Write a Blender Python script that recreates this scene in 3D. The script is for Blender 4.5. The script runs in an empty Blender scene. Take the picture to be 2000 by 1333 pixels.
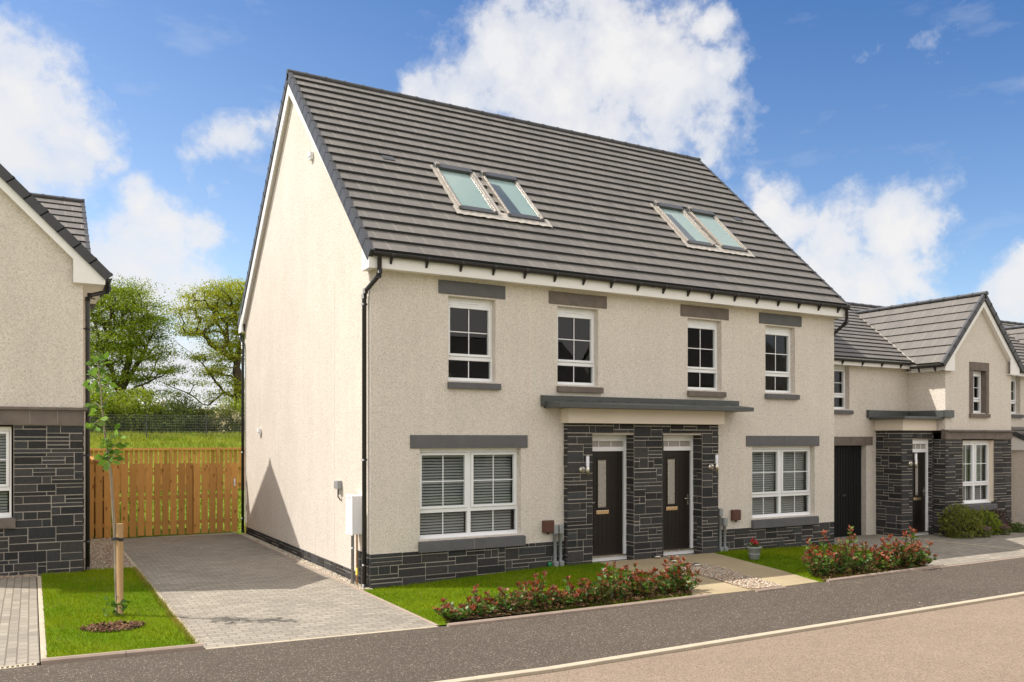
import bpy, bmesh, math, random
import numpy as np
from mathutils import Vector, Matrix, noise as mnoise
R = math.radians
random.seed(7); RNG = np.random.default_rng(11)
SC = bpy.context.scene
COL = SC.collection
def V(*a): return Vector(a)

# ------------------------------------------------------------------ camera
CAM = V(-4.809, -13.114, 2.446); YAW = 0.518; FPX = 1647.9; HY = 857.4
cd = bpy.data.cameras.new('camera'); cam = bpy.data.objects.new('camera', cd); COL.objects.link(cam)
cam.location = CAM; cam.rotation_euler = (R(90), 0, -YAW)
cd.sensor_width = 36; cd.lens = FPX / 2000 * 36; cd.shift_y = (HY - 666.5) / 2000; cd.clip_end = 2000; cd.clip_start = .1
SC.camera = cam
Fw = V(math.sin(YAW), math.cos(YAW), 0); Rt = V(math.cos(YAW), -math.sin(YAW), 0)
def ray(u, v): return Fw + Rt * ((u - 1000) / FPX) + V(0, 0, (HY - v) / FPX)
def clamp(a, lo=0., hi=1.): return max(lo, min(hi, a))
def gz(x, y):
    lf = .022 * clamp(-x, 0, 6)
    d = .1 * clamp(min((x - .3) / 3.2, (11.2 - x) / 3.2)) * clamp((y + 3.0) / 2.8)
    return lf + d
def G(u, v, dz=0.):                       # survey point of the plan: a spot on the ground
    r = ray(u, v); z = 0
    for _ in range(6):
        t = (z + dz - CAM.z) / r.z; p = CAM + r * t; z = gz(p.x, p.y)
    return (p.x, p.y)

# ------------------------------------------------------------------ node helpers
def mat(name):
    m = bpy.data.materials.new(name); m.use_nodes = True
    nt = m.node_tree; b = nt.nodes['Principled BSDF']; return m, nt, b
def N(nt, t, **kw):
    n = nt.nodes.new(t)
    for k, v in kw.items():
        if k.startswith('i_'):
            key = k[2:]; key = int(key) if key.isdigit() else key.replace('_', ' ')
            n.inputs[key].default_value = v
        else: setattr(n, k, v)
    return n
def L(nt, a, b): nt.links.new(a, b)
def coord(nt, scale=None, rot=None, kind='Object'):
    tc = N(nt, 'ShaderNodeTexCoord'); o = tc.outputs[kind]
    if scale or rot:
        mp = N(nt, 'ShaderNodeMapping')
        if scale: mp.inputs['Scale'].default_value = scale
        if rot: mp.inputs['Rotation'].default_value = rot
        L(nt, o, mp.inputs[0]); o = mp.outputs[0]
    return o
def noise(nt, co, scale, detail=2, rough=.5):
    n = N(nt, 'ShaderNodeTexNoise'); n.inputs['Scale'].default_value = scale; n.inputs['Detail'].default_value = detail
    n.inputs['Roughness'].default_value = rough
    if co: L(nt, co, n.inputs['Vector'])
    return n.outputs[0]
def ramp(nt, fac, stops):
    r = N(nt, 'ShaderNodeValToRGB'); L(nt, fac, r.inputs[0]); e = r.color_ramp.elements
    while len(e) < len(stops): e.new(.5)
    for i, (p, c) in enumerate(stops):
        e[i].position = p; e[i].color = (c, c, c, 1) if not hasattr(c, '__len__') else (*c, 1)
    return r.outputs[0]
def mix(nt, fac, a, b, mode='MIX'):
    m = N(nt, 'ShaderNodeMix'); m.data_type = 'RGBA'; m.blend_type = mode
    for s, val in ((0, fac), (6, a), (7, b)):
        if hasattr(val, 'is_linked'): L(nt, val, m.inputs[s])
        elif s == 0: m.inputs[0].default_value = val
        else: m.inputs[s].default_value = (*val, 1)
    return m.outputs[2]
def math_(nt, op, a, b=None, c=None):
    m = N(nt, 'ShaderNodeMath'); m.operation = op
    for i, val in enumerate((a, b, c)):
        if val is None: continue
        if hasattr(val, 'is_linked'): L(nt, val, m.inputs[i])
        else: m.inputs[i].default_value = val
    return m.outputs[0]
def bump(nt, b, h, strength=.5, dist=.01):
    n = N(nt, 'ShaderNodeBump'); n.inputs['Strength'].default_value = strength; n.inputs['Distance'].default_value = dist
    L(nt, h, n.inputs['Height']); L(nt, n.outputs[0], b.inputs['Normal'])
def setp(b, col=None, rough=None, spec=None, metal=None):
    if col is not None: b.inputs['Base Color'].default_value = (*col, 1)
    if rough is not None: b.inputs['Roughness'].default_value = rough
    if spec is not None: b.inputs['Specular IOR Level'].default_value = spec
    if metal is not None: b.inputs['Metallic'].default_value = metal
def simple(name, col, rough=.5, spec=.5, metal=0, var=.12, vs=3., bmp=0, bs=200.):
    m, nt, b = mat(name); setp(b, col, rough, spec, metal); co = coord(nt)
    if var:
        f = noise(nt, co, vs, 4); d = tuple(c * (1 - var) for c in col); e = tuple(min(1, c * (1 + var)) for c in col)
        L(nt, mix(nt, f, d, e), b.inputs['Base Color'])
        rr = math_(nt, 'MULTIPLY_ADD', noise(nt, co, vs * 6, 3), .3, rough - .15); L(nt, rr, b.inputs['Roughness'])
    if bmp: bump(nt, b, noise(nt, co, bs, 3), bmp, .004)
    return m
M = {}
def harl(name, base, dark):
    m, nt, b = mat(name); setp(b, base, .92, .15); co = coord(nt)
    n1 = noise(nt, co, 36, 3, .75); n2 = noise(nt, co, 1.1, 5); n3 = noise(nt, co, 70, 2, .6)
    vo = N(nt, 'ShaderNodeTexVoronoi'); vo.inputs['Scale'].default_value = 68; L(nt, co, vo.inputs['Vector']); sc_ = N(nt, 'ShaderNodeSeparateColor'); L(nt, vo.outputs['Color'], sc_.inputs[0])
    c = mix(nt, ramp(nt, n1, [(.34, .38), (.5, 0)]), base, dark)
    chip = math_(nt, 'MULTIPLY', ramp(nt, sc_.outputs[0], [(.78, 0), (.8, 1)]), ramp(nt, vo.outputs[0], [(.38, 1), (.5, 0)])); c = mix(nt, math_(nt, 'MULTIPLY', chip, .55), c, mix(nt, sc_.outputs[1], (.20, .165, .135), (.40, .32, .24)))
    c = mix(nt, math_(nt, 'MULTIPLY', ramp(nt, sc_.outputs[0], [(.2, 1), (.22, 0)]), .4), c, tuple(min(.9, x * 1.25) for x in base))
    c = mix(nt, .16, c, ramp(nt, n2, [(.3, .55), (.7, 1.)]), 'MULTIPLY')
    stp = noise(nt, coord(nt, (4, 4, .25)), 1.6, 4)
    c = mix(nt, .1, c, ramp(nt, stp, [(.35, .6), (.65, 1.)]), 'MULTIPLY')
    L(nt, c, b.inputs['Base Color'])
    bump(nt, b, mix(nt, .5, n1, n3), .7, .02); return m
M['harl'] = harl('cream harling', (.715, .648, .57), (.28, .235, .195))
M['white'] = simple('white upvc', (.82, .82, .825), .35, .5, var=.03)
M['fascia'] = simple('white painted board', (.82, .795, .765), .5, .3, var=.05, vs=1.5)
M['cream'] = simple('cream render band', (.74, .64, .53), .85, .2, var=.06, vs=2, bmp=.15, bs=60)
M['dark'] = simple('black plastic rainwater goods', (.022, .02, .019), .38, .5, var=.2)
M['garage'] = simple('black ribbed garage door', (.009, .009, .009), .6, .25, var=.2)
M['precast'] = simple('dark grey precast stone', (.125, .122, .125), .85, .25, var=.22, vs=5, bmp=.3, bs=120)
M['precast_brown'] = simple('weathered brown precast stone', (.165, .135, .115), .85, .25, var=.35, vs=6, bmp=.3, bs=120)
M['canopy'] = simple('grey glass fibre canopy', (.07, .075, .072), .45, .5, var=.2, vs=4)
M['grey_plastic'] = simple('grey plastic', (.27, .28, .28), .5, .4, var=.08)
M['brown_plastic'] = simple('brown plastic', (.10, .04, .028), .5, .4, var=.1)
M['steel'] = simple('brushed steel', (.62, .58, .52), .3, .5, 1, var=.1)
M['opal'] = simple('opal lamp glass', (.75, .76, .8), .25, .5, var=.02)
M['copper'] = simple('copper pipe', (.62, .36, .18), .45, .5, .3, var=.15)
M['yellow'] = simple('yellow pipe sleeve', (.62, .43, .04), .5, .4, var=.1)
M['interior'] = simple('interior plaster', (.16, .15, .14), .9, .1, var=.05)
M['blind'] = simple('grey blind slats', (.44, .43, .42), .6, .3, var=.05)
M['lead'] = simple('lead flashing', (.40, .365, .32), .6, .4, .1, var=.3, vs=14, bmp=.4, bs=40)
M['alu'] = simple('grey aluminium cladding', (.30, .27, .235), .35, .5, .4, var=.1)
M['alu_dark'] = simple('dark aluminium cladding', (.07, .072, .072), .35, .5, .3, var=.1)
M['gold'] = simple('brushed gold letter plate', (.75, .55, .36), .28, .5, 1, var=.08)
def glass():
    m, nt, b = mat('window glass'); nt.nodes.remove(b); out = nt.nodes['Material Output']
    tr = N(nt, 'ShaderNodeBsdfTransparent'); tr.inputs[0].default_value = (.80, .84, .83, 1)
    gl = N(nt, 'ShaderNodeBsdfGlossy'); gl.inputs['Roughness'].default_value = .012; gl.inputs[0].default_value = (.95, .97, 1, 1)
    co = coord(nt); bm = N(nt, 'ShaderNodeBump'); bm.inputs['Strength'].default_value = .02; bm.inputs['Distance'].default_value = .05
    L(nt, noise(nt, co, 1.3, 1), bm.inputs['Height']); L(nt, bm.outputs[0], gl.inputs['Normal'])
    ge = N(nt, 'ShaderNodeNewGeometry'); dt = N(nt, 'ShaderNodeVectorMath'); dt.operation = 'DOT_PRODUCT'; L(nt, ge.outputs['Normal'], dt.inputs[0]); L(nt, ge.outputs['Incoming'], dt.inputs[1])
    fr = math_(nt, 'MULTIPLY_ADD', math_(nt, 'POWER', math_(nt, 'SUBTRACT', 1., math_(nt, 'ABSOLUTE', dt.outputs['Value'])), 5.), .9, .032)
    mx = N(nt, 'ShaderNodeMixShader'); L(nt, fr, mx.inputs[0]); L(nt, tr.outputs[0], mx.inputs[1]); L(nt, gl.outputs[0], mx.inputs[2])
    L(nt, mx.outputs[0], out.inputs[0]); return m
M['glass'] = glass()
def frosted():
    m, nt, b = mat('frosted door glass'); setp(b, (.36, .33, .29), .22, .6); co = coord(nt)
    n = noise(nt, co, 60, 3); L(nt, mix(nt, n, (.24, .22, .2), (.5, .46, .41)), b.inputs['Base Color']); bump(nt, b, n, .35, .01); return m
M['frosted'] = frosted()
def skyglass():
    m, nt, b = mat('roof window glass over pale blind'); setp(b, (.30, .44, .41), .08, .6); return m
M['skyglass'] = skyglass()
M['skyblind'] = simple('pale green roof window blind', (.40, .48, .45), .7, .2, var=.05)
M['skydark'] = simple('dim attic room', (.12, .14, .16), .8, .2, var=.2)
def tiles_mat(name, c1, c2, joint):
    m, nt, b = mat(name); setp(b, c1, .62, .35)
    tc = N(nt, 'ShaderNodeTexCoord'); sp = N(nt, 'ShaderNodeSeparateXYZ'); L(nt, tc.outputs['UV'], sp.inputs[0])
    u = sp.outputs[0]; v = math_(nt, 'FLOOR', math_(nt, 'ADD', sp.outputs[1], .001))
    uu = math_(nt, 'ADD', math_(nt, 'DIVIDE', u, .30), math_(nt, 'MULTIPLY', math_(nt, 'MODULO', v, 2.), .5))
    fr = math_(nt, 'FRACT', uu); cell = math_(nt, 'FLOOR', uu)
    cb = N(nt, 'ShaderNodeCombineXYZ'); L(nt, cell, cb.inputs[0]); L(nt, v, cb.inputs[1])
    wn = N(nt, 'ShaderNodeTexWhiteNoise'); wn.noise_dimensions = '2D'; L(nt, cb.outputs[0], wn.inputs[0])
    co = coord(nt); n = noise(nt, co, 2.2, 5, .6); n2 = noise(nt, co, 45, 3)
    c = mix(nt, wn.outputs[0], c1, c2)
    c = mix(nt, .22, c, ramp(nt, n, [(.3, .55), (.7, 1.)]), 'MULTIPLY')
    c = mix(nt, .2, c, ramp(nt, n2, [(.3, .5), (.7, 1.)]), 'MULTIPLY')
    j = ramp(nt, fr, [(0, 1), (.035, 1), (.06, 0)]); wj = math_(nt, 'MULTIPLY', j, math_(nt, 'MULTIPLY_ADD', wn.outputs[0], .25, .12))
    c = mix(nt, wj, c, joint); L(nt, c, b.inputs['Base Color'])
    rg = math_(nt, 'MULTIPLY_ADD', wn.outputs[0], .2, .5); L(nt, rg, b.inputs['Roughness'])
    h = math_(nt, 'ADD', math_(nt, 'MULTIPLY', ramp(nt, fr, [(0, 0), (.025, 1)]), .6), math_(nt, 'MULTIPLY', n2, .3)); bump(nt, b, h, .4, .006)
    return m
M['tiles'] = tiles_mat('dark grey roof tiles', (.150, .137, .122), (.170, .155, .138), (.46, .41, .34))
M['verge'] = simple('dark grey verge caps', (.05, .05, .054), .5, .4, var=.25, vs=6)
def stone_mat():
    m, nt, b = mat('dark whinstone walling'); setp(b, (.04, .04, .042), .85, .25)
    at = N(nt, 'ShaderNodeAttribute'); at.attribute_name = 'Col'; co = coord(nt)
    n = noise(nt, co, 22, 5, .65); n2 = noise(nt, co, 130, 2)
    c = mix(nt, .55, at.outputs[0], ramp(nt, n, [(.3, .35), (.7, 1.)]), 'MULTIPLY')
    c = mix(nt, math_(nt, 'MULTIPLY', ramp(nt, n2, [(.58, 0), (.7, 1)]), .25), c, (.16, .15, .15)); L(nt, c, b.inputs['Base Color'])
    bump(nt, b, math_(nt, 'ADD', n, math_(nt, 'MULTIPLY', n2, .4)), .7, .02); return m
M['stone'] = stone_mat()
M['mortar'] = simple('pale stone mortar', (.47, .42, .36), .95, .1, var=.18, vs=14, bmp=.3, bs=90)
def brick_mat(name, c1, c2, mort, bw, bh, rot, msize=.008, dirt=.5):
    m, nt, b = mat(name); setp(b, c1, .9, .2); co = coord(nt, rot=(0, 0, rot))
    wob = N(nt, 'ShaderNodeVectorMath'); wob.operation = 'MULTIPLY_ADD'; wn = N(nt, 'ShaderNodeTexNoise'); wn.inputs['Scale'].default_value = 3.
    L(nt, co, wn.inputs['Vector']); L(nt, wn.outputs[1], wob.inputs[0]); wob.inputs[1].default_value = (.012, .012, 0); L(nt, co, wob.inputs[2]); co2 = wob.outputs[0]
    bt = N(nt, 'ShaderNodeTexBrick'); L(nt, co2, bt.inputs['Vector'])
    bt.inputs['Color1'].default_value = (0, 0, 0, 1); bt.inputs['Color2'].default_value = (1, 1, 1, 1); bt.inputs['Mortar'].default_value = (.5, .5, .5, 1)
    bt.inputs['Scale'].default_value = 1; bt.inputs['Brick Width'].default_value = bw; bt.inputs['Row Height'].default_value = bh
    bt.inputs['Mortar Size'].default_value = msize; bt.inputs['Mortar Smooth'].default_value = .3; bt.inputs['Bias'].default_value = 0
    c = mix(nt, bt.outputs[0], c1, c2); n = noise(nt, co, .9, 6, .6); n2 = noise(nt, co, 70, 3)
    c = mix(nt, dirt, c, ramp(nt, n, [(.32, .62), (.68, 1.)]), 'MULTIPLY')
    c = mix(nt, .3, c, ramp(nt, n2, [(.3, .5), (.7, 1.)]), 'MULTIPLY')
    ef = ramp(nt, noise(nt, co, 1.7, 6, .7), [(.64, 0), (.75, 1)]); c = mix(nt, math_(nt, 'MULTIPLY', ef, .3), c, (.5, .47, .42))
    c = mix(nt, math_(nt, 'MULTIPLY', bt.outputs[1], .8), c, mort)
    L(nt, c, b.inputs['Base Color'])
    h = math_(nt, 'MULTIPLY_ADD', bt.outputs[1], -1., math_(nt, 'MULTIPLY', n2, .35)); bump(nt, b, h, .6, .012); return m
M['paving'] = brick_mat('grey block paving', (.275, .245, .20), (.37, .33, .27), (.135, .118, .098), .21, .105, 0)
M['paving_left'] = brick_mat('grey block paving in straight courses', (.275, .245, .20), (.37, .33, .27), (.14, .112, .088), .21, .105, R(90))
M['slab'] = brick_mat('buff concrete slabs', (.40, .32, .195), (.43, .345, .215), (.28, .22, .14), .6, .6, 0, .005, .35)
def chip_mat(name, base, dark, chip, scale, thr, amt, big=.3):
    m, nt, b = mat(name); setp(b, base, .93, .2); co = coord(nt)
    vo = N(nt, 'ShaderNodeTexVoronoi'); vo.inputs['Scale'].default_value = scale; L(nt, co, vo.inputs['Vector'])
    sp = N(nt, 'ShaderNodeSeparateColor'); L(nt, vo.outputs['Color'], sp.inputs[0])
    c = mix(nt, sp.outputs[1], dark, base)
    s = math_(nt, 'MULTIPLY', math_(nt, 'GREATER_THAN', sp.outputs[0], thr), math_(nt, 'LESS_THAN', vo.outputs[0], .42))
    c = mix(nt, math_(nt, 'MULTIPLY', s, amt), c, chip)
    n = noise(nt, co, .55, 6, .62); n2 = noise(nt, co, 5, 5, .6)
    c = mix(nt, big, c, ramp(nt, n, [(.3, .5), (.7, 1.)]), 'MULTIPLY'); c = mix(nt, big * .7, c, ramp(nt, n2, [(.3, .5), (.7, 1.)]), 'MULTIPLY')
    L(nt, c, b.inputs['Base Color']); bump(nt, b, vo.outputs[0], .6, .008); return m
M['path'] = chip_mat('dark asphalt with pale chippings', (.118, .095, .074), (.076, .061, .048), (.36, .31, .25), 58, .86, .8)
M['road'] = chip_mat('pinkish worn asphalt road', (.31, .235, .175), (.20, .155, .115), (.42, .25, .17), 60, .7, .5, .25)
M['kerb'] = simple('pale concrete kerb', (.42, .36, .27), .9, .2, var=.2, vs=4, bmp=.3, bs=80)
M['edging'] = simple('pinkish concrete edging', (.33, .255, .205), .9, .2, var=.25, vs=5, bmp=.3, bs=80)
M['soil'] = simple('dark soil', (.04, .026, .018), .95, .1, var=.4, vs=14, bmp=.8, bs=40)
M['gravel_bed'] = chip_mat('buff gravel bed', (.36, .29, .22), (.2, .155, .115), (.5, .43, .34), 45, .6, .6)
def grass_ground(name, a, b_, sc=1.2):
    m, nt, b = mat(name); setp(b, a, .95, .1); co = coord(nt)
    n = noise(nt, co, sc, 6, .6); n2 = noise(nt, co, 60, 3)
    c = mix(nt, ramp(nt, n, [(.35, 0.), (.65, 1.)]), a, b_); c = mix(nt, .4, c, ramp(nt, n2, [(.3, .35), (.7, 1.)]), 'MULTIPLY'); L(nt, c, b.inputs['Base Color'])
    bump(nt, b, n2, .8, .03); return m
M['lawn'] = grass_ground('short lawn turf', (.10, .19, .004), (.16, .22, .006))
M['field'] = grass_ground('rough field grass', (.14, .21, .015), (.20, .24, .025), .3)
def leafy(name, attr=True, col=(.1, .15, .03), trans=.42, rough=.5):
    m, nt, b = mat(name); setp(b, col, rough, .35); out = nt.nodes['Material Output']
    at = N(nt, 'ShaderNodeAttribute'); at.attribute_name = 'Col'
    tl = N(nt, 'ShaderNodeBsdfTranslucent'); mx = N(nt, 'ShaderNodeMixShader'); mx.inputs[0].default_value = trans
    L(nt, at.outputs[0], b.inputs['Base Color'])
    L(nt, mix(nt, 1., at.outputs[0], (1.3, 1.2, .7), 'MULTIPLY'), tl.inputs[0])
    L(nt, b.outputs[0], mx.inputs[1]); L(nt, tl.outputs[0], mx.inputs[2]); L(nt, mx.outputs[0], out.inputs[0]); return m
M['leaf'] = leafy('foliage'); M['shiny_leaf'] = leafy('glossy leaves', trans=.25, rough=.42); M['blade'] = leafy('grass blades', trans=.3, rough=.75); M['blade'].node_tree.nodes['Principled BSDF'].inputs['Specular IOR Level'].default_value = .08
def attr_mat(name, rough=.9, spec=.2):
    m, nt, b = mat(name); setp(b, (.3, .25, .2), rough, spec); at = N(nt, 'ShaderNodeAttribute'); at.attribute_name = 'Col'
    L(nt, at.outputs[0], b.inputs['Base Color']); return m
M['pebble'] = attr_mat('gravel stones'); M['chip'] = attr_mat('bark chips')
def bark(name, a, b_):
    m, nt, b = mat(name); setp(b, a, .95, .15); co = coord(nt, (6, 6, 1.2)); n = noise(nt, co, 3, 6, .7)
    L(nt, ramp(nt, n, [(.3, a), (.7, b_)]), b.inputs['Base Color']); bump(nt, b, n, .8, .03); return m
M['bark'] = bark('brown tree bark', (.035, .025, .018), (.10, .075, .05)); M['birch'] = bark('pale sapling bark', (.16, .12, .08), (.42, .37, .28))
def timber(name, a, b_, knot):
    m, nt, b = mat(name); setp(b, a, .8, .2)
    at = N(nt, 'ShaderNodeAttribute'); at.attribute_name = 'Col'
    tc = N(nt, 'ShaderNodeTexCoord'); ad = N(nt, 'ShaderNodeVectorMath'); ad.operation = 'MULTIPLY_ADD'; L(nt, at.outputs[0], ad.inputs[0]); ad.inputs[1].default_value = (37, 53, 71); L(nt, tc.outputs['Object'], ad.inputs[2])
    mp = N(nt, 'ShaderNodeMapping'); mp.inputs['Scale'].default_value = (1, 1, .09); L(nt, ad.outputs[0], mp.inputs[0])
    g = noise(nt, mp.outputs[0], 42, 4, .6)
    vo = N(nt, 'ShaderNodeTexVoronoi'); mp2 = N(nt, 'ShaderNodeMapping'); mp2.inputs['Scale'].default_value = (1, .3, .5); L(nt, ad.outputs[0], mp2.inputs[0]); L(nt, mp2.outputs[0], vo.inputs['Vector']); vo.inputs['Scale'].default_value = 6.5
    k = ramp(nt, vo.outputs[0], [(.08, 1), (.19, 0)])
    c = mix(nt, g, a, b_); sp = N(nt, 'ShaderNodeSeparateColor'); L(nt, at.outputs[0], sp.inputs[0])
    c = mix(nt, .55, c, ramp(nt, sp.outputs[0], [(0, .45), (1, 1.)]), 'MULTIPLY')
    c = mix(nt, math_(nt, 'MULTIPLY', k, .8), c, knot); L(nt, c, b.inputs['Base Color']); bump(nt, b, g, .3, .004); return m
M['timber'] = timber('new softwood boards', (.47, .215, .055), (.72, .40, .125), (.14, .045, .012))
M['stake'] = timber('round timber stake', (.36, .22, .10), (.46, .30, .15), (.2, .1, .05))
def door_mat():
    m, nt, b = mat('dark brown woodgrain door'); setp(b, (.02, .013, .01), .45, .4); co = coord(nt, (1, 1, .12)); n = noise(nt, co, 60, 4, .7)
    L(nt, mix(nt, n, (.007, .005, .004), (.022, .014, .010)), b.inputs['Base Color']); bump(nt, b, n, .5, .004); return m
M['door'] = door_mat()

# ------------------------------------------------------------------ mesh builder
class MB:
    def __init__(s): s.v = []; s.f = []; s.m = []; s.uv = []; s.c = []; s.sm = []; s.hasuv = False; s.hascol = False
    def face(s, pts, mi=0, uv=None, col=None, smooth=False):
        i = len(s.v); s.v += [tuple(p) for p in pts]; s.f.append(list(range(i, i + len(pts)))); s.m.append(mi)
        s.uv.append(uv); s.c.append(col); s.sm.append(smooth)
        if uv: s.hasuv = True
        if col: s.hascol = True
    def idx(s, verts, faces, mi=0, col=None, smooth=False):
        i = len(s.v); s.v += [tuple(p) for p in verts]
        for f in faces: s.f.append([i + k for k in f]); s.m.append(mi); s.uv.append(None); s.c.append(col); s.sm.append(smooth)
        if col: s.hascol = True
    def box(s, a, b, mi=0, col=None):
        x0, y0, z0 = [min(p, q) for p, q in zip(a, b)]; x1, y1, z1 = [max(p, q) for p, q in zip(a, b)]
        s.idx([(x0, y0, z0), (x1, y0, z0), (x1, y1, z0), (x0, y1, z0), (x0, y0, z1), (x1, y0, z1), (x1, y1, z1), (x0, y1, z1)],
              [(0, 3, 2, 1), (4, 5, 6, 7), (0, 1, 5, 4), (1, 2, 6, 5), (2, 3, 7, 6), (3, 0, 4, 7)], mi, col)
    def obox(s, o, U, W, T, mi=0, col=None):        # corner o and three edge vectors
        o = V(*o); P = [o, o + U, o + U + W, o + W]; P += [p + T for p in P]
        fl = U.cross(W).dot(T) < 0
        F = [(0, 3, 2, 1), (4, 5, 6, 7), (0, 1, 5, 4), (1, 2, 6, 5), (2, 3, 7, 6), (3, 0, 4, 7)]
        s.idx(P, [tuple(reversed(f)) for f in F] if fl else F, mi, col)
    def prism(s, poly, d, mi=0, col=None):          # planar polygon extruded along d
        n = len(poly); P = [V(*p) for p in poly]; d = V(*d); nn = V(0, 0, 0)
        for i in range(n): nn += P[i].cross(P[(i + 1) % n])
        if nn.dot(d) > 0: P.reverse()
        Q = [p + d for p in P]
        s.idx(P + Q, [tuple(range(n)), tuple(range(2 * n - 1, n - 1, -1))] + [(i, n + i, n + (i + 1) % n, (i + 1) % n)[::1] for i in range(n)], mi, col)
    def tube(s, path, r, seg=8, mi=0, col=None, cap=True):
        P = [V(*p) for p in path]; rs = r if hasattr(r, '__len__') else [r] * len(P); base = len(s.v); up = V(.31, .22, .92)
        for i, p in enumerate(P):
            t = (P[min(i + 1, len(P) - 1)] - P[max(i - 1, 0)]).normalized(); a = t.cross(up)
            if a.length < .05: a = t.cross(V(1, 0, 0))
            a.normalize(); b = t.cross(a)
            for k in range(seg):
                an = 2 * math.pi * k / seg; s.v.append(tuple(p + (a * math.cos(an) + b * math.sin(an)) * rs[i]))
        for i in range(len(P) - 1):
            for k in range(seg):
                s.f.append([base + i * seg + k, base + i * seg + (k + 1) % seg, base + (i + 1) * seg + (k + 1) % seg, base + (i + 1) * seg + k]); s.m.append(mi); s.uv.append(None); s.c.append(col); s.sm.append(True)
        if cap:
            for i0 in (0, (len(P) - 1) * seg): s.f.append([base + i0 + k for k in range(seg)]); s.m.append(mi); s.uv.append(None); s.c.append(col); s.sm.append(False)
        if col: s.hascol = True
    def lathe(s, c, prof, seg=20, mi=0):
        base = len(s.v)
        for r, z in prof:
            for k in range(seg): a = 2 * math.pi * k / seg; s.v.append((c[0] + r * math.cos(a), c[1] + r * math.sin(a), c[2] + z))
        for i in range(len(prof) - 1):
            for k in range(seg):
                s.f.append([base + i * seg + k, base + i * seg + (k + 1) % seg, base + (i + 1) * seg + (k + 1) % seg, base + (i + 1) * seg + k]); s.m.append(mi); s.uv.append(None); s.c.append(None); s.sm.append(True)
    def build(s, name, mats, parent=None, bev=0):
        me = bpy.data.meshes.new(name); me.from_pydata(s.v, [], s.f)
        mats = mats if isinstance(mats, (list, tuple)) else [mats]
        for m in mats: me.materials.append(M[m] if isinstance(m, str) else m)
        me.polygons.foreach_set('material_index', s.m); me.polygons.foreach_set('use_smooth', s.sm)
        if s.hasuv:
            u = me.uv_layers.new(name='UVMap'); k = 0
            for f, uv in zip(s.f, s.uv):
                for j in range(len(f)):
                    if uv: u.data[k].uv = uv[j]
                    k += 1
        if s.hascol:
            ca = me.color_attributes.new('Col', 'FLOAT_COLOR', 'CORNER'); arr = []
            for f, c in zip(s.f, s.c):
                c = c or (.5, .5, .5); arr += [c[0], c[1], c[2], 1.] * len(f)
            ca.data.foreach_set('color', arr)
        me.update(); o = bpy.data.objects.new(name, me); COL.objects.link(o)
        if bev:
            b = o.modifiers.new('edge', 'BEVEL'); b.width = bev; b.segments = 2; b.limit_method = 'ANGLE'
        if parent: attach(o, parent)
        return o
def attach(o, parent):
    o.parent = parent
    if parent.parent is None: o.matrix_parent_inverse = Matrix.Translation(-parent.location)
def tag(o, label=None, cat=None, group=None, kind=None):
    for k, v in (('label', label), ('category', cat), ('group', group), ('kind', kind)):
        if v: o[k] = v
    return o
def thing(name, loc, label, cat, group=None):
    o = bpy.data.objects.new(name, None); COL.objects.link(o); o.location = loc; o.empty_display_size = .2
    return tag(o, label, cat, group)
def part(name, parent):                    # a part whose own pieces hang below it
    o = bpy.data.objects.new(name, None); COL.objects.link(o); attach(o, parent); return o
def kids(o): return [c for c in bpy.data.objects if c.parent == o]
def copy_tree(o, parent=None):
    c = o.copy(); COL.objects.link(c)
    if parent: c.parent = parent; c.matrix_parent_inverse = o.matrix_parent_inverse.copy()
    for k in kids(o): copy_tree(k, c)
    return c
def npmesh(name, co, nper, mats, cols=None, parent=None, smooth=False):   # many equal small faces from one array
    n = len(co); me = bpy.data.meshes.new(name); me.vertices.add(n); me.vertices.foreach_set('co', np.asarray(co, np.float32).ravel())
    nf = n // nper; me.loops.add(n); me.loops.foreach_set('vertex_index', np.arange(n, dtype=np.int32))
    me.polygons.add(nf); me.polygons.foreach_set('loop_start', np.arange(0, n, nper, dtype=np.int32)); me.polygons.foreach_set('loop_total', np.full(nf, nper, np.int32))
    me.materials.append(M[mats])
    if cols is not None:
        ca = me.color_attributes.new('Col', 'FLOAT_COLOR', 'POINT'); a = np.ones((nf, nper, 4), np.float32); a[:, :, :3] = np.asarray(cols)[:, None, :]; ca.data.foreach_set('color', a.ravel())
    me.update(calc_edges=True); me.validate(); o = bpy.data.objects.new(name, me); COL.objects.link(o)
    if parent: attach(o, parent)
    return o
SUN_E, SKY_S, SKY_TINT, HAZE_TINT, CLOUD, BEHIND_FILL, EXPO = 2.8, .10, (.34, .51, .70), (.97, .92, .88), .425, (1.95, 1.84, 1.70), 1.1
# ------------------------------------------------------------------ building kit
def wall_grid(mb, x0, x1, z0, z1, y, holes, depth=.14, mi=0):
    """front wall facing -y with openings and their reveals"""
    xs = sorted({x0, x1, *[h[0] for h in holes], *[h[1] for h in holes]}); zs = sorted({z0, z1, *[h[2] for h in holes], *[h[3] for h in holes]})
    xs = [x for x in xs if x0 <= x <= x1]; zs = [z for z in zs if z0 <= z <= z1]
    for a, b in zip(xs, xs[1:]):
        for c, d in zip(zs, zs[1:]):
            mx, mz = (a + b) / 2, (c + d) / 2
            if any(h[0] < mx < h[1] and h[2] < mz < h[3] for h in holes): continue
            mb.face([(a, y, c), (b, y, c), (b, y, d), (a, y, d)], mi)
    for h in holes:
        if len(h) > 4: continue
        a, b, c, d = h[:4]; Y = y + depth
        mb.face([(a, y, c), (a, Y, c), (a, Y, d), (a, y, d)][::-1], mi); mb.face([(b, y, c), (b, Y, c), (b, Y, d), (b, y, d)], mi)
        mb.face([(a, y, d), (b, y, d), (b, Y, d), (a, Y, d)][::1], mi); mb.face([(a, y, c), (b, y, c), (b, Y, c), (a, Y, c)][::-1], mi)
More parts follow.
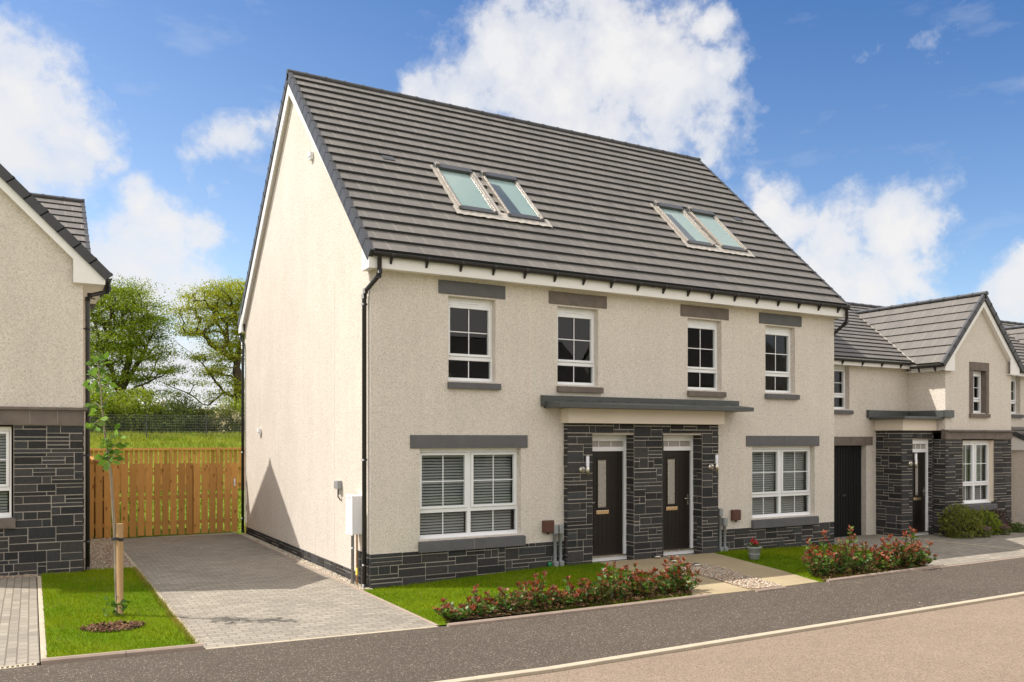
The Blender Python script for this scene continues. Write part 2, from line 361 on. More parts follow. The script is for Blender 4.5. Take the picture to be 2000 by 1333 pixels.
def stones(name, parent, O, U, N_, w, h, holes=(), seed=1, mod=.0685, mort=.015, deep=.022, back=True, tint=1.):
    """random-coursed squared walling on a rectangle: O corner, U along, N_ outward; holes in (u0,u1,z0,z1)"""
    rnd = random.Random(seed); O = V(*O); U = V(*U).normalized(); N_ = V(*N_).normalized(); Z = V(0, 0, 1)
    nu = max(1, round(w / .07)); nv = max(1, round(h / mod)); cu, cv = w / nu, h / nv; occ = np.zeros((nv, nu), bool)
    for a, b, c, d in holes:
        for j in range(nv):
            for i in range(nu):
                if a - .01 < (i + .5) * cu < b + .01 and c - .01 < (j + .5) * cv < d + .01: occ[j, i] = True
    hole = occ.copy(); mb = MB(); flip = U.cross(Z).dot(N_) < 0
    def q(pts, mi, col): mb.face(pts[::-1] if flip else pts, mi, None, col)
    for j in range(nv):
        i = 0
        while i < nu:
            if occ[j, i]: i += 1; continue
            hh = rnd.choices((1, 2, 3), (.46, .46, .08))[0]; ww = rnd.choice({1: (2, 5, 6, 7, 8), 2: (2, 3, 4, 5, 6, 7), 3: (3, 4, 5, 6)}[hh]); hh = min(hh, nv - j)
            run = 0
            while i + run < nu and not occ[j, i + run] and run < ww: run += 1
            ww = run
            if i + ww < nu and not occ[j, i + ww] and (i + ww + 1 >= nu or occ[j, min(nu - 1, i + ww + 1)]): ww += 1
            while hh > 1 and occ[j:j + hh, i:i + ww].any(): hh -= 1
            occ[j:j + hh, i:i + ww] = True
            g = mort / 2; jit = lambda: rnd.uniform(-.0022, .0022)
            a, b, c, d = i * cu + g + jit(), (i + ww) * cu - g + jit(), j * cv + g + jit(), (j + hh) * cv - g + jit()
            if i == 0: a = 0
            if i + ww >= nu: b = w
            s = deep + rnd.uniform(-.004, .005); ch = .006; v = rnd.uniform(.033, .076) * tint; wm = rnd.uniform(-.05, .1); col = (v * (1 + wm), v, v * (1 - wm * .6))
            P = lambda u, z, n: O + U * u + Z * z + N_ * n
            ia, ib = (a, b) if i and i + ww < nu else ((a if i == 0 else a), b)
            o = [P(a, c, 0), P(b, c, 0), P(b, d, 0), P(a, d, 0)]; m_ = [P(a, c, s - ch), P(b, c, s - ch), P(b, d, s - ch), P(a, d, s - ch)]
            e = ch; t = [P(a + e, c + e, s), P(b - e, c + e, s + rnd.uniform(-.003, .004)), P(b - e, d - e, s), P(a + e, d - e, s + rnd.uniform(-.003, .004))]
            q(t, 0, col)
            for k in range(4):
                k2 = (k + 1) % 4; q([o[k], o[k2], m_[k2], m_[k]], 0, col); q([m_[k], m_[k2], t[k2], t[k]], 0, col)
            i += ww
    if back:
        for j in range(nv):
            i = 0
            while i < nu:
                if hole[j, i]: i += 1; continue
                k = i
                while k < nu and not hole[j, k]: k += 1
                P = lambda u, z: O + U * u + Z * z + N_ * .008
                q([P(i * cu, j * cv), P(k * cu, j * cv), P(k * cu, (j + 1) * cv), P(i * cu, (j + 1) * cv)], 1, (.3, .3, .3)); i = k
    return mb.build(name, ['stone', 'mortar'], parent)
def tile_roof(mb, O, U, S, lo, hi, length, gauge, t=.034, ulo=None, uhi=None, mi=0):
    """stepped tile courses; O eaves corner, U along, S up the slope, u range may change with s for valleys"""
    O = V(*O); U = V(*U).normalized(); S = V(*S).normalized(); Nn = U.cross(S)
    if Nn.z < 0: Nn = -Nn
    flip = U.cross(S).dot(Nn) < 0; n = max(1, round(length / gauge)); g = length / n
    ulo = ulo or (lambda s: lo); uhi = uhi or (lambda s: hi); rn = random.Random(5)
    for i in range(n):
        s0, s1 = i * g, (i + 1) * g; a0, b0, a1, b1 = ulo(s0), uhi(s0), ulo(s1), uhi(s1)
        if b0 <= a0: continue
        b1 = max(b1, a1)
        tt = t + rn.uniform(-.002, .002)
        p = [O + U * a0 + S * s0 + Nn * tt, O + U * b0 + S * s0 + Nn * tt, O + U * b1 + S * s1 + Nn * .004, O + U * a1 + S * s1 + Nn * .004]
        r = [O + U * a0 + S * (s0 + .004) - Nn * .006, O + U * b0 + S * (s0 + .004) - Nn * .006, p[1], p[0]]
        uv = [(a0, i + .1), (b0, i + .1), (b1, i + .9), (a1, i + .9)]
        if flip: p, uv, r = p[::-1], uv[::-1], r[::-1]
        mb.face(p, mi, uv); mb.face(r, 1 if mi == 0 else mi, [(0.1, i)] * 4)  # course edges take the dark verge colour, painting in the shadow gaps
def verge(mb, O, S, length, gauge, side, w=.07, h=.15, mi=0):
    """lapped dry-verge caps running up a slope from O; side = unit vector pointing out of the gable"""
    O = V(*O); S = V(*S).normalized(); sd = V(*side); Nn = S.cross(sd)
    if Nn.z < 0: Nn = -Nn
    n = round(length / gauge); g = length / n
    for i in range(n):
        o = O + S * (i * g - .015) + Nn * (.012 - h)
        mb.obox(o - sd * w * .5, S * (g + .02), sd * (w + .006), Nn * (h + .035) - S * .02, mi)
        mb.obox(o - sd * w * .5 + Nn * (h + .03) - S * .018, S * .05, sd * (w + .012), Nn * .012, mi)
def ridge(mb, a, b, drop, r=.11, mi=0, n=None):
    a, b = V(*a), V(*b); d = b - a; ln = d.length; n = n or max(2, round(ln / .42)); d.normalize(); s = d.cross(V(0, 0, 1)).normalized()
    for i in range(n):
        for k, (rr, l0, l1) in enumerate(((r, 0, ln / n), (r + .012, ln / n - .05, ln / n))):
            p = a + d * (i * ln / n + l0); e = d * (l1 - l0)
            sec = [p + s * rr * math.cos(t) + V(0, 0, 1) * (rr * .75 * math.sin(t) - drop) for t in [R(x) for x in (-30, 10, 50, 90, 130, 170, 210)]]
            mb.prism(sec, e, mi)
def bars(mb, x0, x1, z0, z1, w, ya, yb, mi=0, wt=None, wb=None):
    wt = wt or w; wb = wb or w
    mb.box((x0, ya, z0), (x0 + w, yb, z1), mi); mb.box((x1 - w, ya, z0), (x1, yb, z1), mi)
    mb.box((x0 + w, ya, z0), (x1 - w, yb, z0 + wb), mi); mb.box((x0 + w, ya, z1 - wt), (x1 - w, yb, z1), mi)
def window(parent, y, x0, x1, z0, z1, n=1, low=.38, top=.12, lintel=None, sill=None, precast='precast', blind=True, joint=False, glow=None, vents=2):
    """white casement window facing -y: n casements over n fixed lower lights"""
    Y = y + .125; mb = MB(); w = .034
    bars(mb, x0, x1, z0, z1, w, Y, Y + .07, wt=top, wb=.06); zt = z0 + low; cw = (x1 - x0 - 2 * w) / n
    mb.box((x0 + w, Y, zt - .035), (x1 - w, Y + .07, zt + .03)); g = MB()
    for k in range(n):
        a = x0 + w + k * cw; b = a + cw
        if k: mb.box((a - .035, Y + .001, z0 + .06), (a + .035, Y + .069, z1 - top))
        a2, b2 = a + (.035 if k else 0), b - (.035 if k < n - 1 else 0)
        bars(mb, a2 + .004, b2 - .004, zt + .034, z1 - top - .004, .044, Y - .018, Y + .05)
        mx = (a2 + b2) / 2; zc = (zt + z1 - top) / 2
        mb.box((mx - .009, Y + .012, zt + .08), (mx + .009, Y + .02, z1 - top - .05)); mb.box((a2 + .05, Y + .013, zc - .009), (b2 - .05, Y + .021, zc + .009))
        mb.box((mx - .009, Y + .02, z0 + .06), (mx + .009, Y + .028, zt - .035))
        g.face([(a2 + .05, Y + .026, zt + .08), (b2 - .05, Y + .026, zt + .08), (b2 - .05, Y + .026, z1 - top - .05), (a2 + .05, Y + .026, z1 - top - .05)])
        g.face([(a2, Y + .034, z0 + .06), (b2, Y + .034, z0 + .06), (b2, Y + .034, zt - .035), (a2, Y + .034, zt - .035)])
        for q in range(vents):
            zz = z1 - .05 - q * .045; mb.box((mx - .2, Y - .016, zz), (mx + .2, Y, zz + .018))
    mb.box((x0 - .005, Y - .06, z0 - .03), (x1 + .005, Y + .03, z0 + .004))
    o = mb.build('window', 'white', parent, .004); g.build('pane', 'glass', o)
    if lintel:
        b = MB(); a, c, d, e = lintel
        if joint: m_ = (a + c) / 2; b.box((a, y - .022, d), (m_ - .004, y + .09, e)); b.box((m_ + .004, y - .022, d), (c, y + .09, e)); b.box((m_ - .004, y - .015, d + .002), (m_ + .004, y + .085, e - .002), 1)
        else: b.box((a, y - .022, d), (c, y + .09, e))
        b.build('lintel', [precast, 'mortar'], o, .005)
    if sill:
        b = MB(); a, c, d, e = sill; m_ = (a + c) / 2
        for p, q in ([(a, m_ - .004), (m_ + .004, c)] if joint else [(a, c)]):
            b.prism([(p, y - .07, d), (p, y - .07, e - .022), (p, y + .09, e), (p, y + .09, d)], (q - p, 0, 0))
        if joint: b.prism([(m_ - .004, y - .066, d + .002), (m_ - .004, y - .066, e - .024), (m_ - .004, y + .085, e - .002), (m_ - .004, y + .085, d + .002)], (.008, 0, 0), 1)
        b.build('sill', [precast, 'mortar'], o, .003)
    if blind:
        b = MB(); zz = z0 + .07; rn = random.Random(int(x0 * 100))
        while zz < z1 - top - .1:
            for k in range(n):
                a = x0 + w + k * cw + .03; c = x0 + w + (k + 1) * cw - .03
                b.face([(a, Y + .125, zz), (c, Y + .125, zz), (c, Y + .155, zz + .034), (a, Y + .155, zz + .034)])
            zz += .05
        b.box((x0 + .06, Y + .1, z1 - top - .09), (x1 - .06, Y + .17, z1 - top - .02))
        b.build('blind', 'blind', o)
    return o
def door(parent, y, x0, x1, z0, zt, z1, handle=1, fan=True):
    """panelled composite door; leaf z0..zt, fanlight up to z1; y is the face of the frame"""
    fr = MB(); w = .065
    fr.box((x0, y, z0 - .1), (x0 + w, y + .1, z1)); fr.box((x1 - w, y, z0 - .1), (x1, y + .1, z1)); fr.box((x0 + w, y, z1 - .115), (x1 - w, y + .1, z1))
    if fan:
        fr.box((x0 + w, y, zt), (x1 - w, y + .1, zt + .085))
        for k in (1, 2): xx = x0 + w + (x1 - x0 - 2 * w) * k / 3; fr.box((xx - .009, y + .03, zt + .085), (xx + .009, y + .04, z1 - .115))
    else: fr.box((x0 + w, y, zt), (x1 - w, y + .1, z1 - .115))
    a, b = x0 + w + .004, x1 - w - .004; Y = y + .045
    lf = MB(); gx0, gx1, gz0, gz1 = a + (b - a) * .32, a + (b - a) * .56, z0 + .93, zt - .17
    for p, q, c, d in ((a, gx0, z0, zt), (gx1, b, z0, zt), (gx0, gx1, z0, gz0), (gx0, gx1, gz1, zt)): lf.box((p, Y, c), (q, Y + .045, d))
    bars(lf, gx0 - .035, gx1 + .035, gz0 - .035, gz1 + .035, .035, Y - .014, Y)
    bars(lf, a + .001, b - .001, z0 + .001, zt - .001, .12, Y - .006, Y, wb=.2)
    for k in range(1, 6):
        xx = a + .12 + (b - a - .24) * k / 6
        c = gz0 - .16 if gx0 - .05 < xx < gx1 + .05 else zt - .125
        lf.box((xx - .045, Y - .0045, z0 + .205), (xx + .045 - .006, Y, c))
    o = lf.build('front_door', 'door', parent, .003)
    fr.box((x0 + .01, y - .02, z0 - .1), (x1 - .01, y + .1, z0 - .012)); f = fr.build('frame', 'white', o, .004)
    g = MB(); g.face([(gx0, Y + .012, gz0), (gx1, Y + .012, gz0), (gx1, Y + .012, gz1), (gx0, Y + .012, gz1)]); g.build('glass', 'frosted', o)
    ld = MB()
    for t in (.12, .9): xx = gx0 + (gx1 - gx0) * t; ld.box((xx - .004, Y + .006, gz0), (xx + .004, Y + .012, gz1))
    for t in (.03, .06, .95): zz = gz0 + (gz1 - gz0) * t; ld.box((gx0, Y + .005, zz - .004), (gx1, Y + .011, zz + .004))
    ld.build('glazing_bar', 'steel', o)
    if fan:
        g = MB(); g.face([(x0 + w, y + .045, zt + .085), (x1 - w, y + .045, zt + .085), (x1 - w, y + .045, z1 - .115), (x0 + w, y + .045, z1 - .115)]); g.build('fanlight', 'frosted', o)
    lp = MB(); mx = (gx0 + gx1) / 2; lp.box((mx - .15, Y - .02, gz0 - .13), (mx + .15, Y - .004, gz0 - .055)); lp.build('letter_plate', 'gold', o, .006)
    hd = MB(); hx = b - .06 if handle > 0 else a + .06; hd.box((hx - .018, Y - .014, z0 + .9), (hx + .018, Y - .005, z0 + 1.12)); hd.tube([(hx, Y - .01, z0 + 1.03), (hx, Y - .05, z0 + 1.03), (hx - .12 * handle, Y - .055, z0 + 1.03)], .011, 8); hd.build('handle', 'steel', o)
    st = MB(); st.box((x0 + .02, y - .06, z0 - .012), (x1 - .02, y + .09, z0 + .012)); st.build('threshold', 'steel', o)
    return o
def wall_lamp(parent, x, y, z):
    mb = MB()
    mb.lathe((x, y - .13, z), [(0, 0), (.034, 0), (.034, .17), (.03, .172), (.0, .172)], 18)
    mb.tube([(x, y - .13, z + .1), (x - .03, y - .06, z + .1), (x - .04, y - .03, z + .1)], .014, 8); mb.tube([(x - .04, y + .01, z + .1), (x - .04, y - .03, z + .1)], .055, 18); mb.tube([(x - .04, y - .03, z + .1), (x - .04, y - .04, z + .1)], [.055, .03], 18)
    o = mb.build('wall_lamp', 'steel', parent); s = MB(); s.lathe((x, y - .13, z), [(.031, .172), (.031, .35), (.028, .352)], 18); s.build('lamp_shade', 'opal', o)
    s = MB(); s.lathe((x, y - .13, z), [(0, .352), (.034, .352), (.034, .368), (0, .37)], 18); s.build('cap', 'steel', o); return o
def gutter(parent, a, b, out, sp=.85, hang=True, r=.056, mat_='dark'):
    """half-round eaves gutter with fascia brackets; out = horizontal unit vector away from the wall"""
    a, b, out = V(*a), V(*b), V(*out); d = (b - a); ln = d.length; d.normalize(); mb = MB(); Z = V(0, 0, 1)
    def half(p, e, r0, r1):
        A = [R(x) for x in range(180, 361, 20)]; sec = [p + out * r0 * math.cos(t) + Z * r0 * math.sin(t) for t in A] + [p + out * r1 * math.cos(t) + Z * r1 * math.sin(t) for t in reversed(A)]
        n = len(sec); Q = [v + e for v in sec]
        mb.idx(sec + Q, [(i, (i + 1) % n, n + (i + 1) % n, n + i) for i in range(n)]); h = n // 2
        for P in (sec, Q):
            for i in range(h - 1): mb.face([P[i], P[i + 1], P[n - 2 - i], P[n - 1 - i]])
    half(a, d * ln, r, r - .005); mb.prism([a + out * r * math.cos(R(x)) + Z * r * math.sin(R(x)) for x in range(180, 361, 20)], d * .004); mb.prism([b + out * r * math.cos(R(x)) + Z * r * math.sin(R(x)) for x in range(180, 361, 20)], -d * .004)
    mb.obox(a + out * (r - .006) - Z * .002, d * ln, out * .012, Z * .012)
    n = round(ln / 3); 
    for k in range(1, n): half(a + d * (ln * k / n), d * .09, r + .006, r)
    o = mb.build('gutter', mat_, parent)
    n = max(2, round(ln / sp))
    for k in range(n):
        p = a + d * (ln * (k + .5) / n); q = MB()
        sec = [p - out * r + Z * .01, p + out * (r + .006) + Z * .012, p + out * (r + .008) - Z * .03]
        sec += [p + out * (r + .004) * math.cos(t) + Z * (r + .006) * math.sin(t) for t in (R(320), R(290))] + [p - out * (r - .005) - Z * .15, p - out * r - Z * .15]
        q.prism(sec, d * .034); q.build('bracket', mat_, o)
    return o
def reveal(parent, x0, x1, z0, z1, y, d=.14):
    mb = MB(); Y = y + d; e = .001; a, b = x0 + e, x1 - e
    mb.face([(a, y, z0), (a, y, z1), (a, Y, z1), (a, Y, z0)]); mb.face([(b, y, z0), (b, Y, z0), (b, Y, z1), (b, y, z1)]); mb.face([(a, y, z1), (b, y, z1), (b, Y, z1), (a, Y, z1)]); return mb.build('window_reveal', 'cream', parent)
def pipe_(parent, path, clips=(), r=.037, wall=(0, 0, 0), mat_='dark'):
    mb = MB(); mb.tube(path, r, 12); P = [V(*p) for p in path]
    for p in P[1:-1]: mb.tube([p - V(0, 0, .04), p + V(0, 0, .04)], r + .006, 12)
    mb.tube([P[-1] + V(0, 0, .0), P[-1] + V(0, 0, .05)], r + .004, 12); o = mb.build('downpipe', mat_, parent); w = V(*wall); e = P[-1]
    for z in clips:
        q = MB(); q.tube([(e.x, e.y, z - .015), (e.x, e.y, z + .015)], r + .008, 12); c = V(e.x, e.y, z); q.obox(c - V(.008, .008, .012), w + V(.016, 0, 0) if abs(w.x) < .001 else w, V(0, .016, 0) if abs(w.y) < .001 else V(.016, 0, 0), V(0, 0, .024)); q.build('clip', mat_, o)
    return o
def slope_box(mb, O, U, S, u0, u1, s0, s1, n0, n1, mi=0):
    O, U, S = V(*O), V(*U).normalized(), V(*S).normalized(); Nn = U.cross(S); Nn = -Nn if Nn.z < 0 else Nn
    mb.obox(O + U * u0 + S * s0 + Nn * n0, U * (u1 - u0), S * (s1 - s0), Nn * (n1 - n0), mi)
def slope_pt(O, U, S, u, s, n):
    O, U, S = V(*O), V(*U).normalized(), V(*S).normalized(); Nn = U.cross(S); Nn = -Nn if Nn.z < 0 else Nn
    return O + U * u + S * s + Nn * n
# ------------------------------------------------------------------ the pair of houses in the middle
LN, DP, PT = 11.14, 9.3, .956          # length, depth, tangent of the roof pitch
EZ, EO, XO = 5.465, .26, .11            # eaves height and overhangs
RZ = EZ + (DP / 2 + EO) * PT; SL = (DP / 2 + EO) * math.hypot(1, PT)
H = thing('semi_detached_house', (LN / 2, DP / 2, 0), 'large cream house pair with steep grey roof, four roof windows and twin front doors', 'house')
UPW = [(1.41, 2.33), (3.63, 4.55), (6.77, 7.69), (8.96, 9.87)]; GW = [(.88, 2.85), (8.57, 10.5)]; BX0, BX1 = 3.79, 7.49
UZ0, UZ1, GZ0, GZ1 = 3.45, 4.90, .74, 2.28
w = MB()
holes = [(a, b, UZ0, UZ1) for a, b in UPW] + [(a, b, GZ0, GZ1) for a, b in GW]
wall_grid(w, 0, LN, .56, EZ - .02, 0, holes + [(BX0, BX1, .56, 2.9, 0)], .19)
sz = .19; k = MB()
apex = RZ - .06
def gable(mb, x, out):
    pts = [(x, 0, .56), (x, .62, .56), (x, .62, sz), (x, DP, sz), (x, DP, EZ + EO * PT - .06), (x, DP / 2, apex), (x, 0, EZ + EO * PT - .06)]
    mb.face(pts[::-1] if out < 0 else pts)
gable(w, 0, -1); gable(w, LN, 1); w.face([(0, DP, 0), (LN, DP, 0), (LN, DP, EZ), (0, DP, EZ)][::-1])
w.box((0.002, -.004, .545), (BX0, .01, .562)); w.box((BX1, -.004, .545), (LN - .002, .01, .562)); wall = w.build('harled_wall', 'harl', H)
# movement joints and stop beads
for a_, b_ in (((3.034, -.003, .56), (3.046, .002, EZ - .03)), ((8.304, -.003, .56), (8.316, .002, EZ - .03)), ((-.003, 1.86, sz), (.002, 1.87, 5.3))): j = MB(); j.box(a_, b_); j.build('movement_joint', 'cream', H)
# inside: floors and a back partition so the rooms are dark and closed
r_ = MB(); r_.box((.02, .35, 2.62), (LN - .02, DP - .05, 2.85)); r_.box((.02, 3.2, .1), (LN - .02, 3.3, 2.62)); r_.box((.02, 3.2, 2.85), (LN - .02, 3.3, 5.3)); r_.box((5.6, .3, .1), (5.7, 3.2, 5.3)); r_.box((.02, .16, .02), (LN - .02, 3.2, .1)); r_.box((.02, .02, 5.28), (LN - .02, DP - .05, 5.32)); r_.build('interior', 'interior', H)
stones('stone_plinth', H, (0, .012, 0), (1, 0, 0), (0, -1, 0), BX0, .56, seed=3)
stones('stone_plinth', H, (BX1, .012, 0), (1, 0, 0), (0, -1, 0), LN - BX1, .56, seed=9)
stones('stone_plinth', H, (.012, 0, 0), (0, 1, 0), (-1, 0, 0), .62, .56, seed=5); stones('stone_plinth', H, (.012, .62, 0), (0, 1, 0), (-1, 0, 0), DP - .62, sz, seed=6, mod=.063)
for i, (a, b) in enumerate(UPW):
    window(H, 0, a, b, UZ0, UZ1, 1, .40, .13, (a - .19, b + .19, 4.93, 5.16), (a - .02, b + .08, 3.31, 3.435), 'precast_brown' if i in (1, 2) else 'precast', False)
for a, b in GW: window(H, 0, a, b, GZ0, GZ1, 2, .47, .07, (a - .18, b + .13, 2.285, 2.51), (a - .03, b + .06, .53, .725), joint=True, vents=1)
# stone porch with the two doors
BY = -.10; D1, D2 = (4.33, 5.34), (6.06, 7.06); DZ = .19
stones('stone_porch', H, (BX0, BY + .012, .02), (1, 0, 0), (0, -1, 0), BX1 - BX0, 2.74, [(D1[0] - BX0, D1[1] - BX0, -1, 2.5), (D2[0] - BX0, D2[1] - BX0, -1, 2.5)], seed=12)
for x in (D1[1], D2[1]): stones('stone_reveal', H, (x + .012, BY + .01, .02), (0, 1, 0), (-1, 0, 0), .27, 2.5, seed=int(x * 10))
for x in (D1[0], D2[0]): stones('stone_reveal', H, (x - .012, BY + .01, .02), (0, 1, 0), (1, 0, 0), .27, 2.5, seed=int(x * 10))
stones('stone_return', H, (BX0, BY, .02), (0, 1, 0), (-1, 0, 0), .1, 2.74, seed=21); stones('stone_return', H, (BX1, BY, .02), (0, 1, 0), (1, 0, 0), .1, 2.74, seed=22)
pb = MB()
for a, b in (D1, D2): pb.box((a, BY + .02, 2.52), (b, .25, 2.6)); pb.box((a, -.04, .02), (b, .2, .075))
pb.box((BX0 + .02, .16, .02), (D1[0] - .02, .3, 2.9)); pb.box((D1[1] + .02, .16, .02), (D2[0] - .02, .3, 2.9)); pb.box((D2[1] + .02, .16, .02), (BX1 - .02, .3, 2.9)); pb.build('porch_core', 'mortar', H)
door(H, .15, D1[0], D1[1], DZ, 2.205, 2.515, -1); door(H, .15, D2[0], D2[1], DZ, 2.205, 2.515, 1)
wall_lamp(H, 4.14, BY - .01, 1.77); wall_lamp(H, 7.33, BY - .01, 1.77)
f = MB(); f.box((3.715, -.25, 2.735), (7.54, .05, 3.01)); f.build('porch_fascia', 'cream', H, .006)
c_ = MB(); c_.prism([(3.33, -.55, 3.005), (3.33, -.55, 3.085), (3.33, .0, 3.15), (3.33, .0, 3.005)], (8.06 - 3.33, 0, 0)); c_.prism([(3.26, -.09, 3.04), (3.26, -.1, 3.235), (3.26, .0, 3.245), (3.26, .0, 3.04)], (8.1 - 3.26, 0, 0))
for i in range(14): x = 3.5 + i * .34; c_.box((x - .012, -.108, 3.15), (x + .012, -.098, 3.174))
c_.build('porch_canopy', 'canopy', H, .01)
# eaves: fascia, soffit, gutter
e = MB(); e.box((-.06, -.235, 5.20), (LN + .06, -.215, EZ + .0)); e.box((-.06, -.2151, 5.215), (LN + .06, .03, 5.235)); e.build('eaves_fascia', 'fascia', H, .004)
for x in (-XO, LN + XO - .05):
    for sec in ([(x, -.236, 5.19), (x, .10, 5.19), (x, .10, EZ + .34), (x, -.236, EZ - .01)], [(x, DP + .236, 5.19), (x, DP - .10, 5.19), (x, DP - .10, EZ + .34), (x, DP + .236, EZ - .01)]): e = MB(); e.prism(sec, (.05 + (.06 if x < 0 and sec[0][1] < 0 else 0), 0, 0)); e.build('eaves_box', 'fascia', H, .004)
e = MB(); e.box((-.06, DP + .215, 5.2), (LN + .06, DP + .235, EZ)); e.box((-.06, DP - .03, 5.215), (LN + .06, DP + .2151, 5.235))
e.build('eaves_fascia', 'fascia', H, .004)
S1 = V(0, 1, PT).normalized(); S2 = V(0, -1, PT).normalized()
for x, sd in ((-XO + .012, -1), (LN + XO - .036, 1)):
    bb = MB()
    bb.prism([(x, .08, EZ + .34 * PT - .17), (x, .08, EZ + .34 * PT - .02), (x, DP / 2, RZ - .04), (x, DP - .08, EZ + .34 * PT - .02), (x, DP - .08, EZ + .34 * PT - .46), (x, DP / 2, RZ - .46)], (.024, 0, 0))
    xx = x + (.024 if sd < 0 else -.1); bb.prism([(xx, .08, EZ + .34 * PT - .20), (xx, .08, EZ + .34 * PT - .18), (xx, DP / 2, RZ - .20), (xx, DP - .08, EZ + .34 * PT - .36), (xx, DP - .08, EZ + .34 * PT - .38), (xx, DP / 2, RZ - .38)], (.1, 0, 0)); bb.build('bargeboard', 'fascia', H)
gt = gutter(H, (-.07, -.295, EZ - .035), (LN + .12, -.295, EZ - .035), (0, -1, 0), .64)
gutter(H, (-.07, DP + .295, EZ - .035), (LN + .12, DP + .295, EZ - .035), (0, 1, 0), 1.6)
# roof
rf = MB(); O1, O2 = (-XO + .05, -EO, EZ), (-XO + .05, DP + EO, EZ); LR = LN + 2 * XO - .1
tile_roof(rf, O1, (1, 0, 0), (0, 1, PT), 0, LR, SL, SL / 21, .048); tile_roof(rf, O2, (1, 0, 0), (0, -1, PT), 0, LR, SL, SL / 21)
for a, b in ((-EO + .03, DP / 2), (DP + EO - .03, DP / 2)): rf.face([(-.05, a, EZ - .03), (LN + .05, a, EZ - .03), (LN + .05, b, RZ - .04), (-.05, b, RZ - .04)], 1, [(0, 0)] * 4)
roof = rf.build('roof', ['tiles', 'verge'], H)
for x, sd in ((-XO + .03, -1), (LN + XO - .03, 1)):
    for oy, s_ in ((-EO - .02, 1), (DP + EO + .02, -1)): vg = MB(); verge(vg, (x, oy, EZ - .02), (0, s_, PT), SL + .02, SL / 21, (sd, 0, 0), .07, .17 if s_ > 0 else .13); vg.build('verge', 'verge', roof)
rg = MB(); ridge(rg, (-XO - .02, DP / 2, RZ + .0), (LN + XO + .02, DP / 2, RZ), .0, .085); rg.build('ridge_cap', 'verge', roof)
def SP(u, s, n): return slope_pt(O1, (1, 0, 0), (0, 1, PT), u - O1[0], s, n)
SS = math.hypot(1, PT)
for a, b, dark in ((2.08, 2.9, 0), (3.12, 3.94, 1), (7.6, 8.42, 1), (8.6, 9.4, 0)):
    s0, s1 = (1.02 + EO) * SS, (2.1 + EO) * SS; q = MB(); B = lambda *t: slope_box(q, O1, (1, 0, 0), (0, 1, PT), *t)
    for p, r in ((a, a + .07), (b - .07, b)): B(p - O1[0], r - O1[0], s0, s1, .0, .10, 0); 
    for p, r in ((a + .02, a + .045), (b - .045, b - .02)): B(p - O1[0], r - O1[0], s0, s1, .10, .115, 0)
    B(a - O1[0] + .002, b - O1[0] - .002, s0 - .05, s0 + .09, 0, .085, 1); B(a - O1[0] + .002, b - O1[0] - .002, s1 - .04, s1 + .12, 0, .13, 1)
    B(a - O1[0] + .02, a - O1[0] + .1, s1 + .02, s1 + .12, .13, .16, 0)
    o = q.build('roof_window', ['alu', 'alu_dark'], H, .004); g = MB(); g.face([SP(a + .07, s0 + .09, .078), SP(b - .07, s0 + .09, .078), SP(b - .07, s1 - .04, .078), SP(a + .07, s1 - .04, .078)]); g.build('pane', 'glass', o)
    g = MB(); g.face([SP(a + .07, s0 + .09, .062), SP(b - .07, s0 + .09, .062), SP(b - .07, s1 - .04, .062), SP(a + .07, s1 - .04, .062)]); 
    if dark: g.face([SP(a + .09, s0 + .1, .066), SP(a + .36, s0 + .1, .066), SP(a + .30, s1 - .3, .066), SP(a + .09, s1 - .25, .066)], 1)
    g.build('roof_blind', ['skyblind', 'skydark'], o)
for a, b in ((1.98, 4.06), (7.5, 9.52)):
    q = MB(); s0, s1 = (.87 + EO) * SS, (1.0 + EO) * SS; n = 26; top = []
    for i in range(n): q.face([SP(a + (b - a) * i / n, s0 + .012 * math.sin(i * 2.1), .054 + .004 * math.sin(i * 2.9)), SP(a + (b - a) * (i + 1) / n, s0 + .012 * math.sin(i * 2.1 + 2.1), .054 + .004 * math.sin(i * 2.9 + 2.9)), SP(a + (b - a) * (i + 1) / n, s1 + .1, .056), SP(a + (b - a) * i / n, s1 + .1, .056)])
    for x0, x1 in ((a + .06, a + .10), (b - .12, b - .08), (a + .93, a + 1.03)): slope_box(q, O1, (1, 0, 0), (0, 1, PT), x0 - O1[0], x1 - O1[0], s1, (2.2 + EO) * SS, .03, .06)
    q.build('flashing', 'lead', roof)
for x in (1.16, 10.3):
    q = MB(); s = (2.2 + EO) * SS; slope_box(q, O1, (1, 0, 0), (0, 1, PT), x - .12 - O1[0], x + .12 - O1[0], s - .07, s + .07, .02, .05); o = q.build('roof_vent', 'alu_dark', roof)
    for i in range(5): slope_box(q, O1, (1, 0, 0), (0, 1, PT), x - .1 + i * .045 - O1[0], x - .08 + i * .045 - O1[0], s - .05, s + .05, .05, .056)
# rainwater pipes
pipe_(H, [(.05, -.295, EZ - .08), (.05, -.295, 5.14), (.045, -.27, 5.07), (-.06, .06, 4.86), (-.065, .10, 4.78), (-.065, .10, .02)], [4.65, 2.1, .38], wall=(.06, 0, 0))
pipe_(H, [(LN + .06, -.295, EZ - .08), (LN + .06, -.295, 5.1), (LN + .06, -.25, 5.05), (LN + .06, .06, 4.86), (LN + .06, .1, 4.78), (LN + .06, .1, .02)], [4.6, 2.1, .4], wall=(-.06, 0, 0))
pipe_(H, [(-.05, DP + .29, EZ - .08), (-.05, DP + .28, 5.1), (-.06, DP - .02, 4.9), (-.065, DP - .06, 4.8), (-.065, DP - .06, .02)], [4.6, 2.1, .4], wall=(.06, 0, 0))
